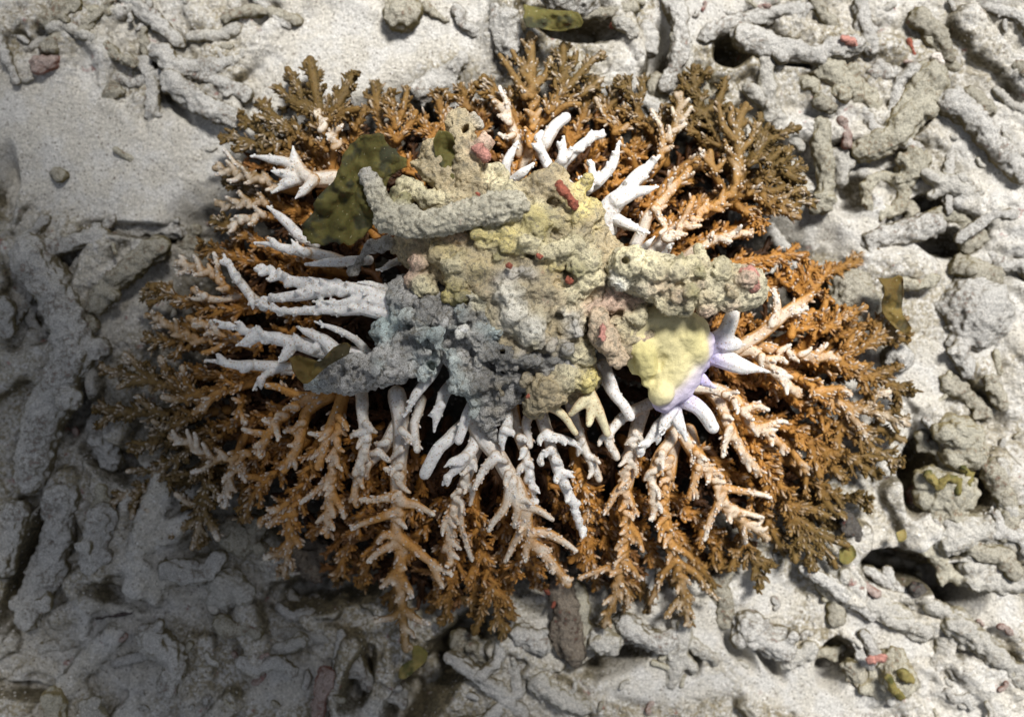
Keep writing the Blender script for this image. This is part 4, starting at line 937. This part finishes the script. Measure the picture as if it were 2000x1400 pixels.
# ------------------------------------------------------------------ rubble on the seabed
def frag(mat, r, s, label, knob=3, lift=.45, name='coral_rubble', cat='coral rubble', kids=(), seed=None, extra=(), sq=1):
    pp = [tuple(float(c) for c in w.split(',')) for w in s.split()]
    r0, r1 = (r, r*.8) if not isinstance(r, tuple) else r
    zb = np.mean([ground_z(*p) for p in pp]); zc = zb + (lift-.12)*min(r0, r1)*S; knob = int(round(knob*.6))
    rq = random.Random(int(pp[0][0]*7+pp[0][1])); prims = []
    if len(pp) == 1: prims.append(([(*pp[0], zc)], r0, (0, 0, 0)))
    else: prims.append(([(*p, zc) for p in pp], (r0, r1), (0, 0, 0)))
    for e in extra:
        pe = [tuple(float(c) for c in w.split(',')) for w in e[1].split()]; prims.append(([(*p, zc) for p in pe], e[0], (0, 0, 0)))
    for _ in range(knob):
        p = pp[rq.randrange(len(pp))] if len(pp) > 2 else tuple(np.array(pp[0])+(np.array(pp[-1])-np.array(pp[0]))*rq.random())
        a = rq.uniform(0, 6.283); rr_ = r0*rq.uniform(.28, .5)
        prims.append(([(p[0]+r0*.75*math.cos(a), p[1]+r0*.75*math.sin(a), zc+rr_*S*rq.uniform(0, 1.6))], rr_, (0, 0, 0)))
    kk = [(kn, [(*p, zc+kz*S-.0015) for p in kp], kr, km) for (kn, kp, kz, kr, km) in kids]
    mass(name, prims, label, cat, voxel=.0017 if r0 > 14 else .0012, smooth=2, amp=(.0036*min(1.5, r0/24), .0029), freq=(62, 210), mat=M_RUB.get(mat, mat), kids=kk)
F = frag
F('grey', 26, "316,106 345,132 400,140 446,122", "silt-topped grey rubble piece with a brown underside in the upper left", 4)
F('olive', 15, "444,34 475,24 520,24 585,42", "long olive furry rubble stick near the top edge left of centre", 3)
F('olive', 14, "212,92 232,112 264,121", "short dark curved rubble piece left of the silt-topped grey piece")
F('olive', 19, "214,186 236,180", "round dark lump at the upper edge of the left sand patch", 4)
F('olive', 11, "279,60 285,108", "small upright brown rubble stick in the upper left")
F('grey', 22, "285,125 300,180 296,228", "knobby grey rubble piece standing out into the left sand patch", 5)
F('grey', 30, "340,160 400,205 466,240", "thick grey diagonal rubble branch above the left end of the colony", 4)
F('grey', 24, "424,160 482,184", "short dark-pitted rubble piece beside the thick diagonal branch", 4)
F('olive', 24, "95,40 125,20 150,10", "olive rubble lump in the top left corner", 4)
F('olive', 20, "90,95 118,70", "yellowish knob in the upper left between the corner lump and the pink crust", 3)
F('pink', 20, "76,128 104,122", "pink crusted lump above the left sand patch", 3)
F('olive', 14, "160,60 190,30 214,5", "red-flecked rubble ridge at the top left")
F('grey', (16, 10), "-8,60 12,110 33,160", "thin pale slab edge poking in at the left border", 1)
F('olive', 40, "786,28", "round furry olive ball half buried in sand at the top edge", 5, name='round_rock', cat='rock', lift=.2)
F('olive', 11, "830,12 850,28 868,42", "little brown stick right of the furry olive ball")
F('grey', 18, "896,22 905,48 928,62", "pale curved ridge of rubble between the olive ball and the big grey lump", 2)
F('grey', 44, "985,45 1000,90", "big grey rounded lump above the top of the colony", 4, lift=.2, name='round_rock', cat='rock')
F('grey', 46, "1090,-12 1140,2", "rounded rock cut by the top edge above the olive seaweed", 3, name='round_rock', cat='rock')
F('olive', 15, "1145,30 1195,26 1240,14", "brown rubble stick right of the olive seaweed at the top")
F(M_RED, 8, "1196,44 1197,52", "small dark red oval on the silt near the top edge", 0, name='red_tunicate', cat='sea squirt')
F('pale', 20, "1212,46 1236,62", "pale stub right of the small red oval")
F('grey', 27, "1262,62 1266,95", "pale pitted upright lump above the right half of the colony", 3)
F('grey', 26, "1310,-10 1330,60 1322,130 1300,170", "long pale rubble ridge running down from the top edge", 3)
F('grey', 30, "1448,74 1514,92 1586,104 1675,86", "large horizontal dead branch with a pink patch at its right end, upper right", 6, lift=.8, kids=[('pink_patch', [(1650, 78), (1668, 84)], 25, 9, M_PINK)])
F('olive', 15, "1592,4 1610,30 1628,50", "short dark-sided stick above the large horizontal branch")
F('grey', 22, "1380,70 1420,52 1500,30 1560,20", "slanting pale rubble branch left above the large horizontal branch", 3)
F('pale', (18, 20), "1497,122 1500,170 1503,225", "pale upright stub just below the large horizontal branch", 1, lift=.7)
F('yellow', 34, "1612,135 1650,160 1700,206", "big knobbly yellowish lump with a brown end under the large horizontal branch", 7, lift=.6)
F('yellow', 20, "1572,160 1590,170", "yellowish knob left of the big knobbly yellowish lump", 3)
F('olive', 18, "1600,200 1625,212", "small olive lump below the yellowish knob")
F('grey', 24, "1715,138 1758,152", "grey knobby piece right of the big knobbly yellowish lump", 4)
F(M_RED, 5, "1775,82 1786,104", "thin bright red sliver on rubble in the upper right", 0, name='red_tunicate', cat='sea squirt')
F(M_SHELL, 13, "1830,112 1838,128", "small white shell on the rubble in the upper right", 1, name='shell', cat='shell')
F('grey', 24, "1680,10 1690,60 1700,95", "pale rubble branch standing at the top edge right of the large horizontal branch", 3)
F('olive', 24, "1795,35 1830,70 1850,110", "olive mottled rubble near the thin red sliver", 4)
F('olive', 14, "1880,30 1905,22 1920,45", "small dark knobs near the top right corner", 4)
F('olive', 18, "1985,130 2005,150", "dark knob cut by the right border near the top", 2)
F('yellow', 26, "1602,245 1604,300 1612,350 1608,400", "knobby pale upright branch at the right rim of the colony's upper lobe", 7, lift=.7)
F('pink', 13, "1642,238 1652,262 1655,282", "small pinkish stub right of the knobby pale upright branch")
F('pale', 14, "1684,252 1690,285 1706,300", "small white forked piece in the right rubble", 3)
F('pale', 26, "1640,310 1640,350", "pink-spotted pale lump beneath the white forked piece", 4)
F('yellow', 42, "1815,155 1780,215 1735,268 1690,290", "broad yellowish dead branch slanting down left on the right side", 4, lift=.4)
F('yellow', 34, "1790,315 1770,340", "lumpy mass with pinkish knobs in the right rubble", 8)
F('yellow', 18, "1690,375 1705,350 1740,348 1762,372 1752,405 1718,415 1692,395", "ring shaped yellowish coral skeleton in the right rubble", 14, lift=.15)
F('grey', 30, "1850,200 1900,230 1950,290 1990,340", "long grey branch slanting down to the right border", 3)
F('olive', 20, "1895,185 1930,215", "dark mottled knob on the long grey slanting branch", 4)
F('grey', 22, "1560,560 1540,500 1500,440", "silted grey branch between the thick stub and the upper right branch tips", 3, lift=.2)
F('olive', 22, "1890,478 1925,462", "dark olive lump left of centre of the right border", 4)
F('olive', 28, "1880,520 1940,540", "brown mottled rubble mass right of the pale mound", 5)
F('grey', 30, "1820,440 1760,455 1700,470", "long pale branch right of the colony's waist", 3)
F('grey', 85, "1890,610", "broad smooth pale mound of silt-covered rock right of the colony", 2, lift=-.45, name='round_rock', cat='rock')
F('olive', 62, "1655,572 1680,590", "furry olive mound behind the right branch tips", 6, lift=.0, name='round_rock', cat='rock')
F('grey', 30, "1752,698", "round grey pebble at the right rim of the colony", 3, lift=.6, name='round_rock', cat='rock')
F('grey', 22, "1872,690 1890,725", "upright grey lump in the right rubble below the pale mound")
F('olive', 25, "1852,748 1885,770 1925,806", "slanting olive rubble piece below the upright grey lump", 4, lift=.7)
F('olive', 20, "1932,742 1955,790", "short olive piece right of the slanting olive one", 3, lift=.6)
F('yellow', 48, "1872,850 1890,880", "large pinkish-yellow knobby lump at the lower right of the colony", 10, lift=.5, name='round_rock', cat='rock')
F('yellow', 58, "1850,960", "rounded lump with yellow-green curls in the lower right", 8, lift=.2, name='round_rock', cat='rock', kids=[('yellow_green_curl', [(1835, 950), (1850, 935), (1872, 940), (1870, 960)], 55, 7, M_ALGG), ('yellow_green_curl', [(1880, 915), (1895, 930), (1890, 945)], 50, 7, M_ALGG), ('yellow_green_curl', [(1810, 925), (1825, 940)], 52, 8, M_ALGG)])
F('pink', 24, "1790,972 1830,985", "pink crusted patch of rubble under the curled lump", 3)
F('olive', 26, "1940,920 1965,990 1960,1030", "dark-edged rubble at the lower right border", 4)
F('pale', 42, "1850,1050 1910,1030 1975,1045", "broad pale rubble slab at the right border, lower part", 4)
F('pale', 40, "1900,1110 1960,1130 2010,1120", "large pale slab below the long dark crevice at the right border", 5)
F('pink', 13, "1664,1138 1690,1146 1712,1158", "pink banded fragment beside the deep hollow in the lower right", 2, lift=.8)
F('dark', 18, "1790,1150 1800,1156", "small dark pebble inside the deep hollow, lower right", 3)
F('dark', 20, "1650,1010 1672,1040", "dark furry knob touching the lower right branch tips", 5)
F('pale', 34, "1560,1060 1620,1130 1700,1180 1800,1230", "long pale buried branch slanting through the lower right", 3, lift=-.1)
F('pale', 34, "1860,1210 1930,1270 2000,1330", "long pale branch slanting to the lower right corner", 3, lift=0)
F('yellow', 40, "1738,1300 1760,1330", "red and yellow-green overgrown lump beside a black hollow near the bottom", 10, lift=.6, name='round_rock', cat='rock', kids=[('yellow_green_curl', [(1735, 1320), (1745, 1345), (1760, 1360)], 45, 8, M_ALGG), ('yellow_green_curl', [(1762, 1315), (1775, 1325)], 45, 9, M_ALGG), ('pink_patch', [(1700, 1288), (1725, 1284)], 38, 8, M_PINK)])
F('olive', 26, "1665,1300 1680,1335", "dark-pitted stub left of the red and yellow-green lump", 5, lift=.6)
F('grey', 42, "1460,1220 1500,1250 1530,1270", "knobbly grey ridge below the lower right tips", 8)
F('pale', (22, 12), "1325,1240 1362,1262 1396,1286", "pale tapering rubble finger near the bottom right of centre", 2)
F('pale', 24, "1540,1290 1580,1270", "small pale lump left of the black hollow near the bottom", 3)
F('pale', 36, "1170,1245 1195,1250", "smooth pale lump with a dark crescent hollow under it, bottom centre", 1, lift=.5, name='round_rock', cat='rock')
F('brown', (24, 34), "1078,1040 1090,1110 1104,1180 1112,1230 1116,1268", "dark brown pitted dead branch with red rings reaching down from the colony's bottom", 16, lift=1.5, extra=[((20, 11), "1098,1190 1084,1235 1096,1282"), ((22, 12), "1118,1200 1134,1240 1126,1282"), ((15, 9), "1110,1120 1130,1100")], kids=[('red_ring', [(1066, 1150), (1070, 1158)], 24, 4.5, M_RED), ('red_ring', [(1080, 1178), (1080, 1184)], 26, 4, M_RED)])
F('yellow', 20, "1128,1150 1142,1230 1134,1260", "mottled crust running along the right side of the dark brown branch", 6, lift=.9)
F('grey', 30, "1020,1240 1060,1260", "pale lump left of the dark brown branch, bottom centre", 4)
F('pale', 26, "1050,1330 1090,1360 1140,1380", "pale buried branch at the bottom edge", 2, lift=.1)
F('grey', 30, "1220,1220 1280,1250 1330,1245", "pale rubble ridge below the bottom right tips", 4)
F('olive', 34, "900,1250 960,1290 940,1340", "grainy brown rubble mass right of the black trench", 8, lift=.2)
F('grey', 26, "690,1290 720,1330 770,1360", "grainy rubble left of the black trench", 6, lift=.2)
F('pale', 16, "776,1340 785,1360", "small pale pebble in the black trench", 1, lift=2.0)
F(M_STICK, 4, "189,1207 215,1204 257,1196", "thin dark twig lying on silt at the lower left", 0, name='twig', cat='twig', lift=1.6)
F('pale', 46, "444,1142", "pale grainy round knob at the lower left of the colony", 8, lift=.2, name='round_rock', cat='rock')
F('olive', 40, "462,1050 490,1050", "brown furry knob tucked under the lower left tips", 8, lift=.1)
F('brown', 50, "600,1085 650,1095", "large brown grainy mound under the bottom left branches", 10, lift=.0, name='round_rock', cat='rock')
F('grey', 44, "125,960 110,1060 60,1200", "long smooth grey ridge slanting down the left side", 3, lift=.1)
F('grey', 34, "30,1000 10,1100", "grey ridge at the left border, lower half", 3)
F('grey', 36, "200,1010 180,1100", "low grey lump right of the long smooth ridge", 4, lift=.1)
F('pink', 20, "636,1318 620,1395", "red-stained rubble stub at the bottom edge left of centre", 4)
F('yellow', 26, "108,1362 116,1405", "yellowish stub at the bottom left edge", 1, lift=.7)
F('pale', 28, "178,1386 196,1405", "pale stub cut by the bottom edge, second from the left", 2, lift=.6)
F('grey', 34, "300,1245 340,1290 330,1340", "lumpy silted rubble in the bottom left", 6)
F('grey', 52, "66,500 120,590 150,680 125,740 88,820 62,930", "thick winding silt-covered dead branch down the left side", 5, lift=.4)
F('olive', 28, "306,486 262,520 212,562 188,600", "olive-edged dead branch slanting away from the winding branch", 4, lift=.5)
F('grey', 26, "90,490 140,475 196,462", "silted side arm at the top of the winding branch", 3)
F('olive', 27, "372,468 384,480", "knobby round lump left of the white branches", 7, lift=.5, name='round_rock', cat='rock')
F('grey', 30, "2,600 14,640", "round lump cut by the left border at mid height", 2)
F('grey', 34, "200,830 216,895", "upright grey lump between the winding branch and the left branch tips", 3)
F('grey', 26, "330,1110 390,1120 430,1090", "greyish-green rubble under the lower left tips", 5)
F('grey', 24, "240,450 290,445 350,452", "silted ledge edge below the left sand patch", 3, lift=.1)
F('grey', 30, "820,180 870,150 900,120", "hazy grey rubble above the holed stub, top centre", 5, lift=.1)
F('grey', 40, "870,200 930,210", "silt-covered lump behind the top centre branches", 6, lift=.2)
F('pale', 26, "1480,560 1520,520", "sandy stub beside the pink end of the thick stub", 2, lift=0)
F('olive', 16, "112,340 122,342", "small brown lump lying in the left sand patch", 4)
run_jobs()

# loose dead sticks lying over one another
stick_protos = []
def stick_proto(k):
    rq = random.Random(300+k); g = Geo(); L = rq.uniform(70, 150)*S; r = rq.uniform(11, 19)*S
    P = spline(np.array([(-L/2, 0, 0), (-L/6, rq.uniform(-.12, .12)*L, 0), (L/6, rq.uniform(-.15, .15)*L, 0), (L/2, rq.uniform(-.1, .1)*L, 0)]), 3*S)
    v_, q_, t_ = tube(P, np.linspace(r, r*.8, len(P))*(1+.2*fbm(P*60+k, 2, 3)), 14); g.add(v_, q_, t_)
    if k % 2:
        m = P[len(P)//2]; Q = m+np.linspace(0, 1, 8)[:, None]*np.array([L*.22, rq.choice([-1, 1])*L*.28, 0]); v_, q_, t_ = tube(Q, np.linspace(r*.8, r*.6, 8), 12); g.add(v_, q_, t_)
    for _ in range(3):
        a = rq.uniform(0, 6.28); p_ = P[rq.randrange(len(P))]; v_, q_, t_ = ball(p_+np.array([math.cos(a)*r*.7, math.sin(a)*r*.7, rq.uniform(0, .5)*r]), r*rq.uniform(.25, .45)); g.add(v_, q_, t_)
    def done(v, nn, q, t):
        v = v + nn*(.0026*fbm(v*80+k*5, 3, 2)+.0019*fbm(v*260+k*3, 3, 6))[:, None]
        me = make_mesh('dead_coral_stick', v, q, t); me.materials.append(M_RUB[['grey', 'pale', 'grey', 'olive', 'pale', 'yellow', 'grey', 'pale', 'olive', 'grey'][k]]); stick_protos.append(me)
    job(g, .0014, 1, done)
for k in range(10): stick_proto(k)
run_jobs()
szones = [((20, 260, 420, 1380), 74, "silt-dusted dead coral stick lying in the dark rubble at the far left", 9), ((260, 760, 1150, 1390), 20, "silt-dusted dead coral stick lying in the rubble below the lower left branches", 8), ((0, 600, 0, 160), -20, "silt-dusted dead coral stick lying in the upper left rubble", 7), ((1200, 1990, 10, 240), -25, "pale dead coral stick lying in the rubble along the top right", 15),
          ((1640, 1990, 240, 560), -35, "pale dead coral stick lying in the rubble between the upper lobe and the right border", 10), ((1820, 1990, 680, 1100), -40, "dead coral stick lying in the rubble at the right border, lower half", 8), ((1380, 1990, 1130, 1390), -32, "pale dead coral stick lying in the lower right rubble", 14), ((860, 1380, 1230, 1390), 10, "pale dead coral stick lying in the rubble along the bottom edge", 9)]
rq = random.Random(58)
for (x0, x1, y0, y1), deg, lab, n in szones:
    for _ in range(n):
        for tr in range(12):
            px, py = rq.uniform(x0, x1), rq.uniform(y0, y1); gi = min(len(gx)-1, np.searchsorted(gx, (px-1000)*S)); gj = min(len(gy)-1, np.searchsorted(gy, (700-py)*S))
            if sand[gj, gi] < .3: break
        z = ground_z(px, py); o = bpy.data.objects.new('dead_coral_stick', rq.choice(stick_protos)); COL.objects.link(o); s_ = rq.uniform(.7, 1.25)
        o.location = tuple(PXP(px, py, z-.0022+.003*rq.random())); o.rotation_euler = (rq.uniform(-.15, .15), rq.uniform(-.18, .18), math.radians(deg)+rq.gauss(0, .6)+(math.pi if rq.random() < .5 else 0)); o.scale = (s_, s_, s_)
        o['label'] = lab; o['category'] = 'dead coral'; o['group'] = lab

# small crumbs of rubble, individually loose
zones = [((0, 420, 230, 1400), "small silted crumbs scattered in the dark rubble left of the colony", 14), ((240, 700, 1240, 1400), "small crumbs scattered in the rubble below the lower left branches", 18), ((760, 1450, 1250, 1400), "small pale crumbs scattered along the bottom edge", 18),
         ((1500, 2000, 1080, 1400), "small pale crumbs scattered in the lower right corner rubble", 18), ((1620, 2000, 0, 480), "small yellowish crumbs scattered in the upper right rubble", 18), ((1200, 1500, 0, 120), "small crumbs scattered on the silt along the top edge right of centre", 10), ((0, 480, 0, 170), "small crumbs scattered in the upper left rubble", 14), ((1790, 2000, 680, 1080), "small crumbs scattered in the rubble at the right border", 12)]
protos = []
for k in range(7):
    rq = random.Random(90+k); L = rq.uniform(10, 34); P = spline(np.array([(0, 0, 0), (L*.5*S, rq.uniform(-5, 5)*S, 0), (L*S, rq.uniform(-9, 9)*S, 0)]), 2*S)
    R = np.full(len(P), rq.uniform(5, 9)*S)*(1+.3*fbm(P*200+k, 2, k)); v_, q_, t_ = tube(P, R, 10); c = v_.mean(0); v_ = v_-c; v_ = v_*(1+.35*fbm(v_*150+k*9, 3, k+4))[:, None]
    protos.append(make_mesh('coral_crumb', v_, q_, t_)); protos[-1].materials.append([M_RUB['grey'], M_RUB['pale'], M_RUB['olive'], M_RUB['yellow'], M_RUB['grey'], M_RUB['pale'], M_RUB['pink']][k])
rq = random.Random(77)
for (x0, x1, y0, y1), lab, n in zones:
    for _ in range(n):
        px, py = rq.uniform(x0, x1), rq.uniform(y0, y1); z = ground_z(px, py)
        o = bpy.data.objects.new('coral_crumb', rq.choice(protos)); COL.objects.link(o); o.location = tuple(PXP(px, py, z+.0012)); o.rotation_euler = (rq.uniform(-.4, .4), rq.uniform(-.4, .4), rq.uniform(0, 6.28)); s = rq.uniform(.55, 1.15); o.scale = (s, s, s)
        o['label'] = lab; o['category'] = 'coral rubble'; o['group'] = lab
